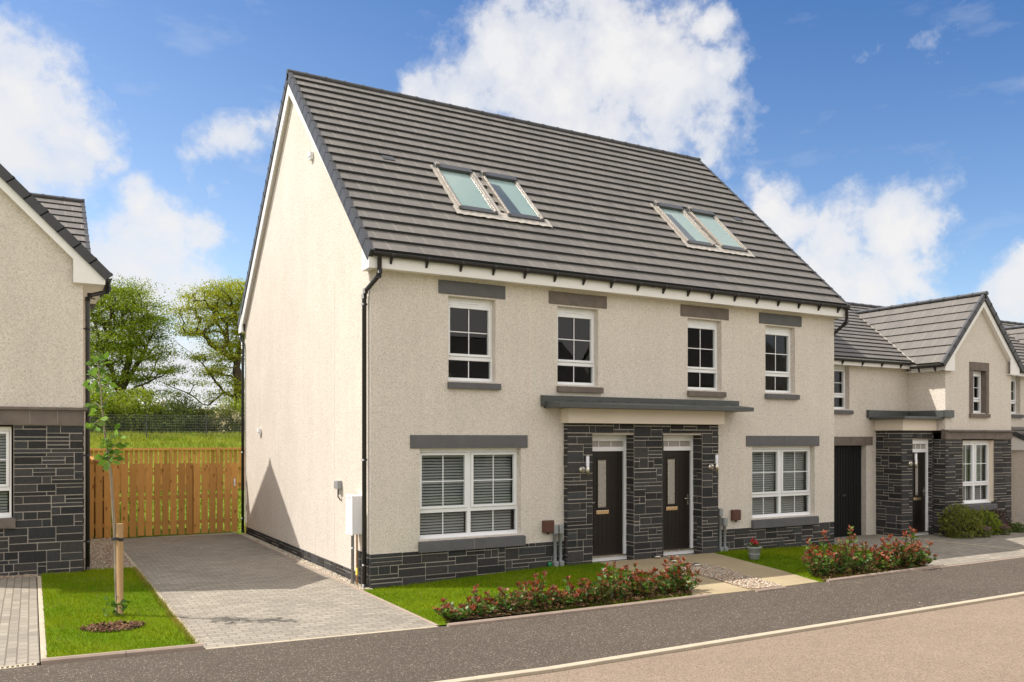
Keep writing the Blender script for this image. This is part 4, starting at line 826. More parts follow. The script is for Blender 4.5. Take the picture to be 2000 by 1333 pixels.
# loose material
def inpoly(P, poly):
    x, y = P[:, 0], P[:, 1]; ins = np.zeros(len(P), bool); n = len(poly)
    for i in range(n):
        (xa, ya), (xb, yb) = poly[i], poly[(i + 1) % n]
        c = ((ya > y) != (yb > y)) & (x < (xb - xa) * (y - ya) / (yb - ya + 1e-12) + xa); ins ^= c
    return ins
def scatter(poly, dens):
    xs = [p[0] for p in poly]; ys = [p[1] for p in poly]; a = (max(xs) - min(xs)) * (max(ys) - min(ys)); n = int(a * dens)
    P = np.stack([RNG.uniform(min(xs), max(xs), n), RNG.uniform(min(ys), max(ys), n)], 1); return P[inpoly(P, poly)]
GZ = np.vectorize(gz)
def lowf(P, s): return np.array([mnoise.noise(V(p[0] * s, p[1] * s, 3.3)) for p in P])
def blades(name, poly, dens, hgt, wid, cols, zf=None, lean=.5, vary=1., hole=None):
    P = scatter(poly, dens); P = P if hole is None else P[~inpoly(P, hole)]; n = len(P); z = (zf or GZ)(P[:, 0], P[:, 1]); an = RNG.uniform(0, 2 * np.pi, n); h = hgt * RNG.uniform(.55, 1.25, n) * (1 + .25 * vary * lowf(P, 1.3)); lx, ly = RNG.normal(0, lean, (2, n)) * h; d = np.stack([np.cos(an), np.sin(an)], 1) * (wid * RNG.uniform(.7, 1.3, n))[:, None]
    co = np.zeros((n, 3, 3)); co[:, 0, :2] = P - d; co[:, 1, :2] = P + d; co[:, 2, 0] = P[:, 0] + lx; co[:, 2, 1] = P[:, 1] + ly; co[:, 0, 2] = co[:, 1, 2] = z - .003; co[:, 2, 2] = z + h
    f = np.clip(.5 + 1.1 * lowf(P, .7) + .5 * lowf(P, 2.9) + RNG.normal(0, .28, n), 0, 1)[:, None]; c = np.array(cols[0]) * (1 - f) + np.array(cols[1]) * f; dry = RNG.random(n) < .05 + .22 * np.clip(lowf(P, 1.7) - .15, 0, 1); c[dry] = np.array((.22, .19, .06))
    o = npmesh(name, co.reshape(-1, 3), 3, 'blade', c * RNG.uniform(.75, 1.2, n)[:, None]); o['kind'] = 'stuff'; return o
GC = ((.12, .21, .002), (.225, .28, .005))
tc = G(222, 1228); ring = [(tc[0] + .36 * math.cos(t) * (1 + .1 * math.sin(3 * t)), tc[1] + .26 * math.sin(t)) for t in np.linspace(0, 6.2, 18)]
tag(blades('grass', LL, 2600, .045, .0038, GC, hole=ring), 'short green lawn around the young staked tree', 'grass')
tag(blades('grass', FL, 2600, .045, .0042, GC), 'short green lawn under the left ground floor window', 'grass')
tag(blades('grass', FR, 1900, .05, .005, GC), 'short green lawn beside the flower pot', 'grass')
# longer dry tufts along the drive edge
tag(blades('grass', [(LXB - .07, -3), (LXB + .015, -3), (LXB + .015, 3.6), (LXB - .07, 3.6)], 2500, .07, .004, ((.16, .17, .02), (.32, .24, .07))), 'dry grass fringe along the drive edge', 'grass')
def pebbles(name, poly, dens, size, label, cols, dz=0.):
    P = scatter(poly, dens); n = len(P); s = size * RNG.uniform(.55, 1.25, n); z = GZ(P[:, 0], P[:, 1]) + dz
    base = np.array([(1, 0, 0), (0, 1, 0), (-1, 0, 0), (0, -1, 0), (0, 0, .62), (0, 0, -.62)]); T = [(0, 1, 4), (1, 2, 4), (2, 3, 4), (3, 0, 4), (1, 0, 5), (2, 1, 5), (3, 2, 5), (0, 3, 5)]
    an = RNG.uniform(0, 6.28, n); sx = RNG.uniform(.7, 1.3, n); Q = np.repeat(base[None], n, 0); Q = Q + RNG.normal(0, .12, Q.shape); Q[:, :, 0] *= sx[:, None]; Q *= s[:, None, None]
    ca, sa = np.cos(an)[:, None], np.sin(an)[:, None]; X = Q[:, :, 0] * ca - Q[:, :, 1] * sa; Y = Q[:, :, 0] * sa + Q[:, :, 1] * ca; Q = np.stack([X + P[:, :1], Y + P[:, 1:], Q[:, :, 2] + (z + s * .35)[:, None]], 2)
    co = Q[:, np.array(T).ravel(), :].reshape(-1, 3); k = RNG.integers(0, len(cols), n); c = np.array(cols)[k] * RNG.uniform(.7, 1.2, n)[:, None]
    o = npmesh(name, co, 3, 'pebble', np.repeat(c, 8, 0)); tag(o, label, 'gravel', None, 'stuff'); return o
PC = [(.42, .34, .25), (.5, .43, .34), (.36, .27, .18), (.3, .25, .2), (.52, .47, .4), (.34, .22, .14)]
pebbles('gravel', [(-3.98, 3.8), (LXB, 3.8), (LXB, 9.1), (-3.98, 9.1)], 1000, .017, 'reddish buff gravel between the left house and the drive', PC)
pebbles('gravel', [(DXB + .03, -.15), (.0, -.15), (.0, 9.1), (DXB + .03, 9.1)], 1400, .016, 'pale gravel strip along the sunlit gable wall', [(.56, .5, .4), (.5, .42, .3), (.42, .36, .28), (.62, .57, .48)])
pebbles('gravel', gravel_path, 1500, .018, 'loose gravel band between the two garden paths', PC, .012)
pebbles('gravel', [(-9, 3.35), (LXA - .05, 3.35), (LXA - .05, 3.6), (-9, 3.6)], 1200, .016, 'narrow gravel strip at the foot of the left stone wall', PC)
pebbles('gravel', [(-3.0, -2.9), (-.3, -2.9), (-.3, 8.5), (-3.0, 8.5)], 5, .011, 'stray gravel stones on the block drive', [(.6, .55, .47), (.5, .42, .33)]); pebbles('gravel', [(-8.5, -5.3), (20, -5.3), (20, -3.25), (-8.5, -3.25)], 1.2, .008, 'stray grit on the pavement', [(.5, .45, .38), (.3, .25, .2)])
def chips(poly, dens, label, cx=None):
    P = scatter(poly, dens); n = len(P); z = GZ(P[:, 0], P[:, 1]) + RNG.uniform(.018, .045, n); an = RNG.uniform(0, 6.28, n); l = RNG.uniform(.012, .035, n); w = RNG.uniform(.005, .012, n); t = RNG.normal(0, .35, (2, n))
    d = np.stack([np.cos(an) * l, np.sin(an) * l, t[0] * l], 1); e = np.stack([-np.sin(an) * w, np.cos(an) * w, t[1] * w], 1); c0 = np.concatenate([P, z[:, None]], 1); co = np.stack([c0 - d - e, c0 + d - e, c0 + d + e, c0 - d + e], 1).reshape(-1, 3)
    C = np.array([(.11, .045, .022), (.15, .07, .035), (.06, .032, .02), (.2, .12, .07)])[RNG.integers(0, 4, n)]; tag(npmesh('bark_chippings', co, 4, 'chip', C * RNG.uniform(.7, 1.2, n)[:, None]), label, 'bark chippings', None, 'stuff')
chips(bedA, 700, 'brown bark mulch under the left red shrubs'); chips(rb, 700, 'brown bark mulch under the right red shrubs')
sheet('soil', ring, 'soil', .012, .3); chips(ring, 1800, 'ring of bark mulch at the foot of the young tree')
# ------------------------------------------------------------------ timber fences
def board_fence(o, x0, x1, y, z0, z1, w=.148, gap=.036, seed=1, rails=(.35, 1.0, 1.6), front=False, cap=False, zf=None, railside=1):
    """upright boards facing -y with rails behind"""
    rn = random.Random(seed); b = MB(); x = x0
    while x + w * .6 < x1:
        ww = min(w, x1 - x); zt = z1 + rn.uniform(-.006, .006); r = rn.random(); yy = y + rn.uniform(-.003, .003); zb = z0 + rn.uniform(-.01, .012)
        b.box((x, yy, zb), (x + ww, yy + .019, zt), 0, (r, rn.random(), rn.random())); x += w + gap + rn.uniform(-.006, .006)
    return b
def side_boards(y0, y1, x, z0, z1, w=.148, gap=.036, seed=2):
    rn = random.Random(seed); b = MB(); y = y0
    while y < y1: b.box((x, y, z0 + rn.uniform(-.01, .01)), (x + .019, min(y + w, y1), z1 + rn.uniform(-.006, .006)), 0, (rn.random(), rn.random(), rn.random())); y += w + gap
    return b
FYY = 9.22; tone = (.5, .4, .6)
def rails(name, segs, parent):
    rn = random.Random(4)
    for a, b in segs: q = MB(); q.box(a, b, 0, (rn.random(), rn.random(), rn.random())); q.build(name, 'timber', parent, .003)
f1 = thing('timber_fence', (-2.6, FYY, .05), 'low fence of new orange boards between the left house and the gate', 'fence')
board_fence(0, -3.84, -1.30, FYY, .07, 1.84, seed=3).build('boards', 'timber', f1); rails('rail', [((-3.84, FYY + .021, z), (-1.3, FYY + .06, z + .09)) for z in (.32, .95, 1.55)], f1); rails('post', [((-3.3, FYY + .062, 0), (-3.2, FYY + .16, 1.8)), ((-1.36, FYY + .062, 0), (-1.26, FYY + .16, 1.8))], f1)
f2 = thing('timber_gate', (-.75, FYY, .05), 'boarded orange timber gate with white latch beside the sunlit gable', 'gate')
board_fence(0, -1.27, -.16, FYY - .004, .07, 1.835, seed=8).build('boards', 'timber', f2); rails('rail', [((-1.26, FYY + .017, z), (-.17, FYY + .055, z + .09)) for z in (.32, .95, 1.55)], f2)
q = MB(); q.box((-.30, FYY - .03, 1.24), (-.26, FYY - .006, 1.42)); q.tube([(-.28, FYY - .03, 1.35), (-.28, FYY - .06, 1.35), (-.28, FYY - .06, 1.28)], .009, 6); q.build('latch', 'white', f2, .004)
q = MB(); q.box((LXB + .06, FYY - .1, -.02), (DXB - .02, FYY + .06, .035)); o = q.build('kerb', 'kerb', None, .006); o['kind'] = 'structure'
f3 = thing('timber_fence', (-3.28, 17, 0), 'sunlit side fence running back from the gate towards the field', 'fence')
side_boards(FYY + .2, 25.8, -3.28, .05, 1.93).build('boards', 'timber', f3); rails('rail', [((-3.36, FYY + .2, z), (-3.282, 25.8, z + .09)) for z in (.35, 1.0, 1.80)], f3); rails('post', [((-3.46, y, 0), (-3.362, y + .1, 1.9)) for y in (11, 13, 15, 17, 19, 21, 23, 25)], f3)
f4 = thing('timber_fence', (1, 26, .15), 'long rear fence of thin boards with a capping rail below the grass bank', 'fence')
bx0, bx1 = -16., 14.; board_fence(0, bx0, bx1, 26.05, .1, 2.02, .145, .05, 5).build('boards', 'timber', f4); rails('rail', [((bx0, 25.98, z), (bx1, 26.045, z + .1)) for z in (.4, 1.1)] + [((bx0, 25.96, 1.95), (bx1, 26.046, 2.05))], f4)
for i in range(16): x = -15.2 + i * 1.95; rails('post', [((x, 25.86, .0), (x + .1, 25.958, 2.06))], f4)
# wire mesh fence on the bank
wf = thing('wire_fence', (2, 38, 2.7), 'fine grey wire mesh fence on the bank in front of the bushes', 'fence'); q = MB(); wy = 38.; zb = bank(0, wy)
for k in range(9): q.tube([(-12, wy, zb + .1 + k * .15), (14, wy, zb + .1 + k * .15)], .0035, 4, cap=False)
for k in range(260): x = -12 + k * .1; q.tube([(x, wy, zb + .1), (x, wy, zb + 1.3)], .0028, 3, cap=False)
q.build('mesh', 'grey_plastic', wf); 
for k in range(9): q = MB(); x = -12 + k * 3.2; q.box((x - .03, wy + .01, zb - .1), (x + .03, wy + .07, zb + 1.36)); q.build('post', 'alu_dark', wf)

# ------------------------------------------------------------------ plants
def leaves(name, pos, axis, size, cols, mat_='leaf', parent=None, wid=.42, fold=.25):
    n = len(pos); ax = axis / (np.linalg.norm(axis, axis=1)[:, None] + 1e-9); rv = RNG.normal(0, 1, (n, 3)); sd = np.cross(ax, rv); sd /= np.linalg.norm(sd, axis=1)[:, None] + 1e-9; nm = np.cross(ax, sd); s = np.asarray(size)[:, None] if hasattr(size, '__len__') else size
    mid = pos + ax * s * .45 + nm * s * fold * .35; co = np.stack([pos, mid + sd * s * wid, pos + ax * s, mid - sd * s * wid], 1).reshape(-1, 3); return npmesh(name, co, 4, mat_, cols, parent)
def cmix(n, a, b, f=None, j=.2):
    f = RNG.random(n) if f is None else f; c = np.array(a)[None] * (1 - f[:, None]) + np.array(b)[None] * f[:, None]; return np.clip(c * RNG.uniform(1 - j, 1 + j, n)[:, None], 0, 1)
def at_y(u, y): r = ray(u, HY); t = (y - CAM.y) / r.y; return CAM + r * t, t
def pt(u, v, t): return CAM + ray(u, v) * t
def grow(name, label, cat, t, trunk, limbs, crown, npts, nleaf, lsize, cols, r0, seed, pad=(.62, .2), twig=.010, group=None, sp=.42, bark_='bark'):
    """trunk and limbs as surveyed polylines at distance t; twigs grow to points spread through the crown volume"""
    rn = np.random.default_rng(seed); nodes = []; par = []; fw, rt = np.array(Fw), np.array(Rt)
    def chain(pts, p):
        for q in pts: nodes.append(np.array(q)); par.append(p); p = len(nodes) - 1
        return p
    def fine(pl, dz):
        out = []; n = len(pl) - 1
        for k in range(n):
            a = np.array(pt(*pl[k], t)) + fw * dz * k / n; b = np.array(pt(*pl[k + 1], t)) + fw * dz * (k + 1) / n; m = max(2, int(np.linalg.norm(b - a) / .35))
            out += [a + (b - a) * i / m + rn.normal(0, .03, 3) for i in range(m)]
        return out + [b]
    chain(fine(trunk, 0), -1)
    for l, dz in limbs:
        f = fine(l, dz); chain(f[1:], int(np.argmin([np.linalg.norm(f[0] - q) for q in nodes])))
    P = []; wts = np.array([e[2] * e[3] for e in crown], float); wts /= wts.sum(); tries = 0
    while len(P) < npts and tries < npts * 30:
        tries += 1; u, v, ru, rv = crown[rn.choice(len(crown), p=wts)]; d = rn.normal(0, 1, 3); d *= rn.random() ** .4 / np.linalg.norm(d)
        p = np.array(pt(u, v, t)) + (rt * d[0] * ru + np.array([0, 0, 1]) * d[1] * rv + fw * d[2] * (.55 * ru + 25)) * t / FPX
        if not P or np.min(np.linalg.norm(np.array(P) - p, axis=1)) > sp: P.append(p)
    mean = np.mean(nodes, 0); P.sort(key=lambda p: np.linalg.norm(p - mean)); tips = []
    for p in P:
        A_ = np.array(nodes); d = np.linalg.norm(A_ - p, axis=1) + .6 * np.maximum(0, A_[:, 2] - p[2] + .2); j = int(np.argmin(d)); a = nodes[j]; ln = np.linalg.norm(p - a); m = max(2, int(ln / .4)); c = (a + p) / 2 + rn.normal(0, .14, 3) * ln + np.array([0, 0, .1]) * ln
        tips.append(chain([(1 - s) ** 2 * a + 2 * s * (1 - s) * c + s * s * p + rn.normal(0, .02, 3) for s in [(i + 1) / m for i in range(m)]], j))
    cnt = np.zeros(len(nodes)); cnt[tips] += 1
    for i in range(len(nodes) - 1, 0, -1):
        if par[i] >= 0: cnt[par[i]] += cnt[i]
    rad = np.maximum(twig, r0 * (np.maximum(cnt, .5) / max(1, cnt.max())) ** .48); q = MB(); ch = {}
    for i, p in enumerate(par): ch.setdefault(p, []).append(i)
    stack = [(0, -1)]
    while stack:
        i, p = stack.pop(); run = ([p] if p >= 0 else []) + [i]
        while ch.get(run[-1]):
            k = sorted(ch[run[-1]], key=lambda z: -cnt[z]); stack += [(z, run[-1]) for z in k[1:]]; run.append(k[0])
        rr = [rad[z] for z in run]
        if p >= 0: rr[0] = rr[1]
        if len(run) > 1: q.tube([nodes[z] for z in run], rr, 7 if max(rr) > .05 else 4, cap=False)
    root = thing(name, tuple(nodes[0]), label, cat, group); q.build('trunk', bark_, root)
    L_ = []; Ax = []; tone = []
    for i in tips:
        p = nodes[i]; k = int(nleaf * rn.uniform(.4, 1.5)); o = rn.normal(0, 1, (k, 3)) * np.array([pad[0], pad[0], pad[1]]) * rn.uniform(.6, 1.25); L_.append(p + o); a = o * np.array([1, 1, .4]) + rn.normal(0, .5, (k, 3)); a[:, 2] -= .15; Ax.append(a); tone.append(np.full(k, rn.random()))
    L_ = np.concatenate(L_); Ax = np.concatenate(Ax); f = np.clip(.55 * np.concatenate(tone) + .45 * RNG.random(len(L_)), 0, 1); leaves('crown', L_, Ax, lsize * RNG.uniform(.6, 1.3, len(L_)), cmix(len(L_), *cols, f), 'leaf', root, .40, .2); return root
_, T1 = at_y(240, 50); _, T2 = at_y(463, 47)
GR = ((.10, .18, .010), (.31, .38, .018)); YG = ((.16, .22, .010), (.42, .44, .02))
grow('tree', 'dark green broad tree with forked trunk behind the fence, nearer the left house', 'tree', T1, [(240, 815), (238, 780), (232, 745)],
     [([(236, 775), (222, 730), (208, 690), (198, 640), (190, 600)], -1), ([(234, 760), (246, 715), (250, 660), (248, 600), (246, 570)], 1), ([(238, 765), (262, 715), (285, 670), (300, 630)], .6), ([(240, 782), (262, 762), (292, 748), (330, 735)], -.8), ([(234, 765), (215, 735), (185, 720), (165, 700)], .7)],
     [(238, 600, 72, 50), (200, 640, 50, 60), (285, 640, 48, 45), (250, 675, 70, 45), (190, 700, 45, 35), (300, 695, 38, 18), (322, 722, 30, 9), (285, 765, 40, 10), (255, 565, 40, 18), (180, 575, 40, 30), (212, 738, 40, 22), (268, 735, 38, 18), (225, 770, 50, 16)], 330, 190, .10, GR, .36, 1, (.55, .16))
grow('tree', 'yellow green spreading tree with long bare low limbs beside the gable', 'tree', T2, [(467, 810), (466, 760), (463, 715), (468, 670), (472, 640)],
     [([(446, 778), (425, 748), (402, 712), (380, 690), (358, 672)], -1.2), ([(464, 720), (452, 690), (440, 665), (425, 640), (410, 615)], .6), ([(468, 670), (462, 630), (450, 595), (440, 575)], 1), ([(466, 690), (480, 640), (492, 600)], 0), ([(420, 795), (395, 788), (372, 770), (345, 760), (322, 748)], -.5), ([(463, 745), (448, 735), (425, 728), (400, 722)], .8), ([(466, 800), (462, 792), (446, 778)], -.3)],
     [(425, 585, 60, 20), (465, 575, 60, 28), (385, 608, 42, 20), (440, 625, 55, 25), (375, 645, 35, 16), (480, 640, 40, 50), (425, 668, 45, 14), (395, 700, 22, 8), (420, 725, 38, 12), (395, 748, 26, 9), (345, 745, 22, 7), (440, 775, 32, 14), (440, 690, 40, 25), (462, 765, 25, 25)], 240, 190, .098, YG, .34, 2, (.52, .14))
# bushes along the bank
BU = [(172, 766, 42, 'g'), (206, 770, 40, 'y'), (238, 786, 40, 'y'), (272, 768, 34, 'y'), (300, 800, 40, 'd'), (330, 788, 34, 'h'), (356, 774, 30, 'd'), (384, 798, 36, 'h'), (412, 803, 34, 'd'), (438, 800, 34, 'w'), (462, 786, 36, 'y'), (470, 808, 34, 'w'), (150, 790, 40, 'd'), (320, 806, 44, 'd'), (250, 802, 46, 'd')]
NM = {'g': 'green bank bush beside the left drainpipe', 'y': 'yellow green', 'd': 'dark green', 'h': 'dark hawthorn dotted with cream blossom', 'w': 'hawthorn thick with cream blossom'}
LB = ['green bush on the bank behind the left drainpipe', 'yellow green bush behind the young tree top', 'yellow green bush under the dark tree trunk', 'yellow green bush just right of the dark tree trunk', 'dark bush between the two big trees, shorter', 'dark hawthorn with cream blossom, leftmost of the flowering bushes', 'tall dark bush peak between the two trees', 'hawthorn dotted with cream blossom, middle of the flowering bushes', 'small dark bush under the long low limb', 'hawthorn thick with cream blossom under the spreading tree', 'bright green bush against the gable downpipe', 'cream blossomed bush at the right end of the bank', 'dark bush at the left end of the bank', 'low dark bush behind the wire mesh, centre of the bank', 'low dark bush behind the wire mesh, below the dark tree']
for i, (u, v, hw_, k) in enumerate(BU):
    p, t = at_y(u, 42 + (i % 3) * .9 - (1.2 if i > 12 else 0)); z0 = bank(p.x, p.y) - .1; h = CAM.z + (HY - v) / FPX * t - z0; wd = 1.3 * hw_ * t / FPX; h *= 1.15; n = 4200
    root = thing('bush', (p.x, p.y, z0), LB[i], 'bush', 'bushes along the bank'); q = MB(); rn = random.Random(i); cl = []
    for s in range(9): a = rn.uniform(0, 6.28); r = rn.uniform(.2, .9); e = V(p.x + math.cos(a) * wd * r * .8, p.y + math.sin(a) * wd * r * .7, z0 + h * rn.uniform(.5, .9)); q.tube([(p.x, p.y, z0), ((p.x + e.x) / 2 + .1, (p.y + e.y) / 2, z0 + h * .35), e], [.04, .025, .01], 5); cl.append(e)
    q.build('stems', 'bark', root); th = RNG.uniform(0, 6.28, n); ph = RNG.uniform(-.75, 1, n); r = np.sqrt(RNG.random(n)) ** .5; lump = 1 + .25 * np.sin(th * 3 + i) * np.cos(ph * 5 + i * 2)
    pos = np.stack([p.x + wd * r * lump * np.cos(th) * np.sqrt(np.clip(1 - ph * ph, 0.02, 1)), p.y + .8 * wd * r * lump * np.sin(th) * np.sqrt(np.clip(1 - ph * ph, .02, 1)), z0 + h * (.42 + .55 * ph * r * lump)], 1); pos[:, 2] = np.maximum(pos[:, 2], z0 + .05)
    cc = {'g': GR, 'y': ((.12, .19, .012), (.30, .35, .03)), 'd': ((.05, .085, .016), (.12, .16, .03)), 'h': ((.05, .075, .02), (.12, .14, .04)), 'w': ((.07, .10, .025), (.16, .18, .05))}[k]; col = cmix(n, *cc)
    lf = leaves('foliage', pos, RNG.normal(0, 1, (n, 3)), (.12 if k in 'gy' else .10) * RNG.uniform(.6, 1.3, n), col, 'leaf', root)
    if k in 'hw':
        m_ = 900 if k == 'w' else 520; c0 = pos[RNG.integers(0, n, m_ // 14)]; c0 = c0[(c0[:, 1] < p.y + .3)]; bp = np.repeat(c0, 14, 0) + RNG.normal(0, .13, (len(c0) * 14, 3)); bp[:, 1] -= .1; leaves('blossom', bp, RNG.normal(0, 1, (len(bp), 3)), .10 * RNG.uniform(.6, 1.2, len(bp)), cmix(len(bp), (.55, .47, .34), (.75, .68, .54)), 'leaf', root, .5)
bz = np.vectorize(bank); tag(blades('grass', [(-14, 33), (13, 33), (13, 41.5), (-14, 41.5)], 80, .26, .022, ((.16, .23, .02), (.30, .33, .04)), bz, .35), 'long rough yellow green grass on the bank', 'grass')
tag(blades('grass', [(-3.4, 9.6), (9, 9.6), (9, 25.8), (-3.4, 25.8)], 50, .10, .02, ((.13, .2, .012), (.2, .24, .02)), bz, .4), 'back garden grass glimpsed through the fence boards', 'grass')
# young staked tree
sb = G(228, 1203); ts = (V(sb[0], sb[1], 0) - V(CAM.x, CAM.y, 0)).dot(Fw); sap = thing('sapling', (sb[0], sb[1], gz(*sb)), 'thin young tree tied to a stake on the left lawn', 'young tree'); tr = [(229, 1208), (227, 1150), (226, 1100), (224, 1040), (220, 985), (217, 930), (211, 890), (205, 850), (199, 790), (195, 745), (189, 695)]; rr = [.022, .021, .02, .019, .018, .017, .015, .013, .010, .008, .004]
q = MB(); tp = [pt(u, v, ts) for u, v in tr]; q.tube(tp, rr, 9)
br = [((208, 870), (222, 850), (232, 838)), ((210, 885), (226, 868), (240, 862)), ((203, 830), (190, 822), (180, 832)), ((201, 800), (188, 788), (178, 790)), ((198, 770), (212, 748), (218, 738)), ((194, 740), (184, 722), (172, 716)), ((192, 720), (204, 705), (208, 698)), ((196, 755), (178, 742), (166, 738)), ((211, 890), (202, 905), (204, 900)), ((200, 790), (214, 775), (222, 768)), ((214, 905), (224, 888), (232, 880))]
rn = random.Random(3); lp = []; la = []
for b in br:
    P = [pt(u, v, ts + rn.uniform(-.12, .12) * i) for i, (u, v) in enumerate(b)]; q.tube(P, [.006, .004, .002], 5); d = P[-1] - P[0]
    for k in range(6): s = rn.uniform(.25, 1.05); lp.append(P[0] + d * s + V(*[rn.gauss(0, .025) for _ in range(3)])); la.append(d.normalized() * .6 + V(rn.gauss(0, .6), rn.gauss(0, .6), rn.uniform(-.9, .1)))
for k in range(70): v = rn.choice([rn.uniform(690, 770), rn.uniform(780, 905), rn.uniform(850, 905)]); i = max(j for j in range(len(tr)) if tr[j][1] >= v) if v < 1208 else 0; a, b2 = tr[i], tr[min(i + 1, len(tr) - 1)]; f = (a[1] - v) / max(1, a[1] - b2[1]); u = a[0] + (b2[0] - a[0]) * f; lp.append(pt(u + rn.gauss(0, 6), v, ts + rn.gauss(0, .05))); la.append(V(rn.gauss(0, 1), rn.gauss(0, .7), rn.uniform(-.9, .25)))
q.build('trunk', 'birch', sap); n = len(lp); leaves('crown', np.array(lp), np.array(la), .125 * RNG.uniform(.7, 1.25, n), cmix(n, (.07, .16, .02), (.19, .32, .045)), 'leaf', sap, .32, .2)
n = 60; o = np.array(pt(231, 1205, ts)); pos = o + RNG.normal(0, 1, (n, 3)) * np.array([.07, .05, .0]) + np.array([0, 0, 1]) * RNG.uniform(.02, .24, n)[:, None]; leaves('foliage', pos, RNG.normal(0, 1, (n, 3)) + np.array([0, 0, -.1]), .075 * RNG.uniform(.7, 1.3, n), cmix(n, (.05, .12, .02), (.14, .24, .05)), 'leaf', sap, .4)
stb = pt(233, 1200, ts + .03); q = MB(); q.tube([(stb.x, stb.y, gz(*sb) - .05), (stb.x + .002, stb.y, 1.30), (stb.x + .002, stb.y, 1.31)], [.05, .048, .044], 12, 0, (.6, .3, .2)); tag(q.build('tree_stake', 'stake'), 'round pale timber stake beside the young tree', 'stake')
q = MB(); c = pt(229, 1053, ts); ring_ = [(c.x + .07 * math.cos(a) + .01, c.y + .06 * math.sin(a) + .02, c.z + .012 * math.sin(a * 2)) for a in np.linspace(0, 6.283, 15)]
for dz in (-.012, .0, .012): q.tube([(x, y, z + dz) for x, y, z in ring_], .009, 5)
tag(q.build('tree_tie', 'dark'), 'black rubber tie binding the young tree to its stake', 'tie')
# red tipped shrubs
def redshrub(p, h, wd, label, seed, group):
    rn = random.Random(seed); z0 = gz(p[0], p[1]) + .02; root = thing('shrub', (p[0], p[1], z0), label, 'shrub', group); q = MB(); lp = []; la = []; lc = []; ls = []; rt_ = rn.uniform(.80, .95); ns = rn.randint(15, 25)
    for s in range(ns):
        a = rn.uniform(0, 6.28); r = math.sqrt(rn.random()) * wd / 2; hh = h * rn.uniform(.5, 1.0) * (1 - .35 * (2 * r / wd) ** 2) if s > 1 else h * rn.uniform(1.0, 1.3)
        e = V(p[0] + math.cos(a) * r, p[1] + math.sin(a) * r * .8, z0 + hh); b = V(p[0] + math.cos(a) * r * .3, p[1] + math.sin(a) * r * .3, z0); m_ = (b + e) / 2 + V(math.cos(a), math.sin(a), 0) * .05; q.tube([b, m_, e], [.007, .005, .003], 5)
        k = int(11 + hh * 46)
        for i in range(k):
            f = rn.uniform(.08, 1) if i > 5 else rn.uniform(.9, 1.0); c = b * (1 - f) ** 2 + m_ * 2 * f * (1 - f) + e * f * f; az = rn.uniform(0, 6.28); up = rn.uniform(-.1, .8) + (.7 if f > .9 else 0); lp.append(c); la.append(V(math.cos(az), math.sin(az), up)); ls.append((.07 if f > .85 else .095) * rn.uniform(.7, 1.25))
            red = f > rt_ + rn.uniform(-.12, .12); g = rn.random()
            lc.append((.27 + .2 * g, .055 + .08 * g, .028) if red and g < .5 else ((.20, .085, .05) if red else ((.06 + .08 * g, .14 + .10 * g, .03) if rn.random() < .68 else (.20, .105, .04))))
    q.build('stems', 'bark', root); leaves('foliage', np.array(lp), np.array(la), np.array(ls), np.array(lc), 'shiny_leaf', root, .26, .3)
SA = [(888, 1203, .24, 'smallest red tipped shrub at the near end of the long left bed'), (942, 1194, .40, 'bushy low red shrub second from the drive end of the long bed'), (1000, 1188, .42, 'red tipped shrub third from the drive end, below the lintelled window'), (1052, 1181, .50, 'full red shrub in front of the grey cable ducts'), (1105, 1175, .42, 'greener shrub in front of the left edge of the stone porch'), (1150, 1169, .50, 'red shrub in front of the left front door'), (1202, 1163, .66, 'shrub with one tall red shoot, in the long left bed'), (1250, 1157, .50, 'dark red shrub third from the path end of the long bed'), (1295, 1152, .58, 'large red shrub second from the path end of the long bed'), (1335, 1147, .54, 'red shrub at the corner where the long bed meets the path')]
for i, (u, v, h, l) in enumerate(SA): redshrub(G(u, v + 8), h * .76, .64, l, i, 'red shrubs in the long left bed')
SB = [(1598, 1122, .66, 'tall red shrub nearest the path in the short right bed'), (1636, 1117, .74, 'tallest bright red shrub of the short right bed'), (1678, 1113, .6, 'red and green shrub in the middle of the short right bed'), (1722, 1109, .56, 'low leafy shrub right of centre in the short right bed'), (1762, 1105, .66, 'upright red shrub with a tall shoot in the short right bed'), (1795, 1101, .58, 'last red shrub of the short right bed, beside the far drive')]
for i, (u, v, h, l) in enumerate(SB): redshrub(G(u, v + 6), h * .9, .68, l, 40 + i, 'red shrubs in the short right bed')
# planting by the far porch
def mound(name, p, h, wd, label, cols, n, ls, tips=None, seed=0):
    root = thing(name, (p[0], p[1], 0), label, 'plant'); rn = random.Random(seed); q = MB()
    for s in range(7): a = rn.uniform(0, 6.28); q.tube([(p[0], p[1], -.02), (p[0] + math.cos(a) * wd * .35, p[1] + math.sin(a) * wd * .35, h * .75)], [.012, .004], 5)
    q.build('stems', 'bark', root); d = RNG.normal(0, 1, (n, 3)); d /= np.linalg.norm(d, axis=1)[:, None]; d *= (RNG.random(n) ** .3)[:, None]; lm = 1 + .18 * np.sin(d[:, 0] * 7 + seed) * np.cos(d[:, 2] * 6); pos = np.stack([p[0] + d[:, 0] * wd / 2 * lm, p[1] + d[:, 1] * wd / 2 * lm, np.maximum(.02, h * (.45 + .55 * d[:, 2] * lm))], 1); c = cmix(n, *cols)
    leaves('foliage', pos, d + RNG.normal(0, .5, (n, 3)), ls * RNG.uniform(.6, 1.3, n), c, 'leaf', root)
    if tips: s = np.where(d[:, 2] > .1)[0][:n // 3]; leaves('flowers', pos[s] + np.array([0, 0, .03]), RNG.normal(0, .4, (len(s), 3)) + np.array([0, 0, 1]), ls * .9, cmix(len(s), *tips), 'leaf', root)
def at_g(u, y): return at_y(u, y)[0].to_tuple()
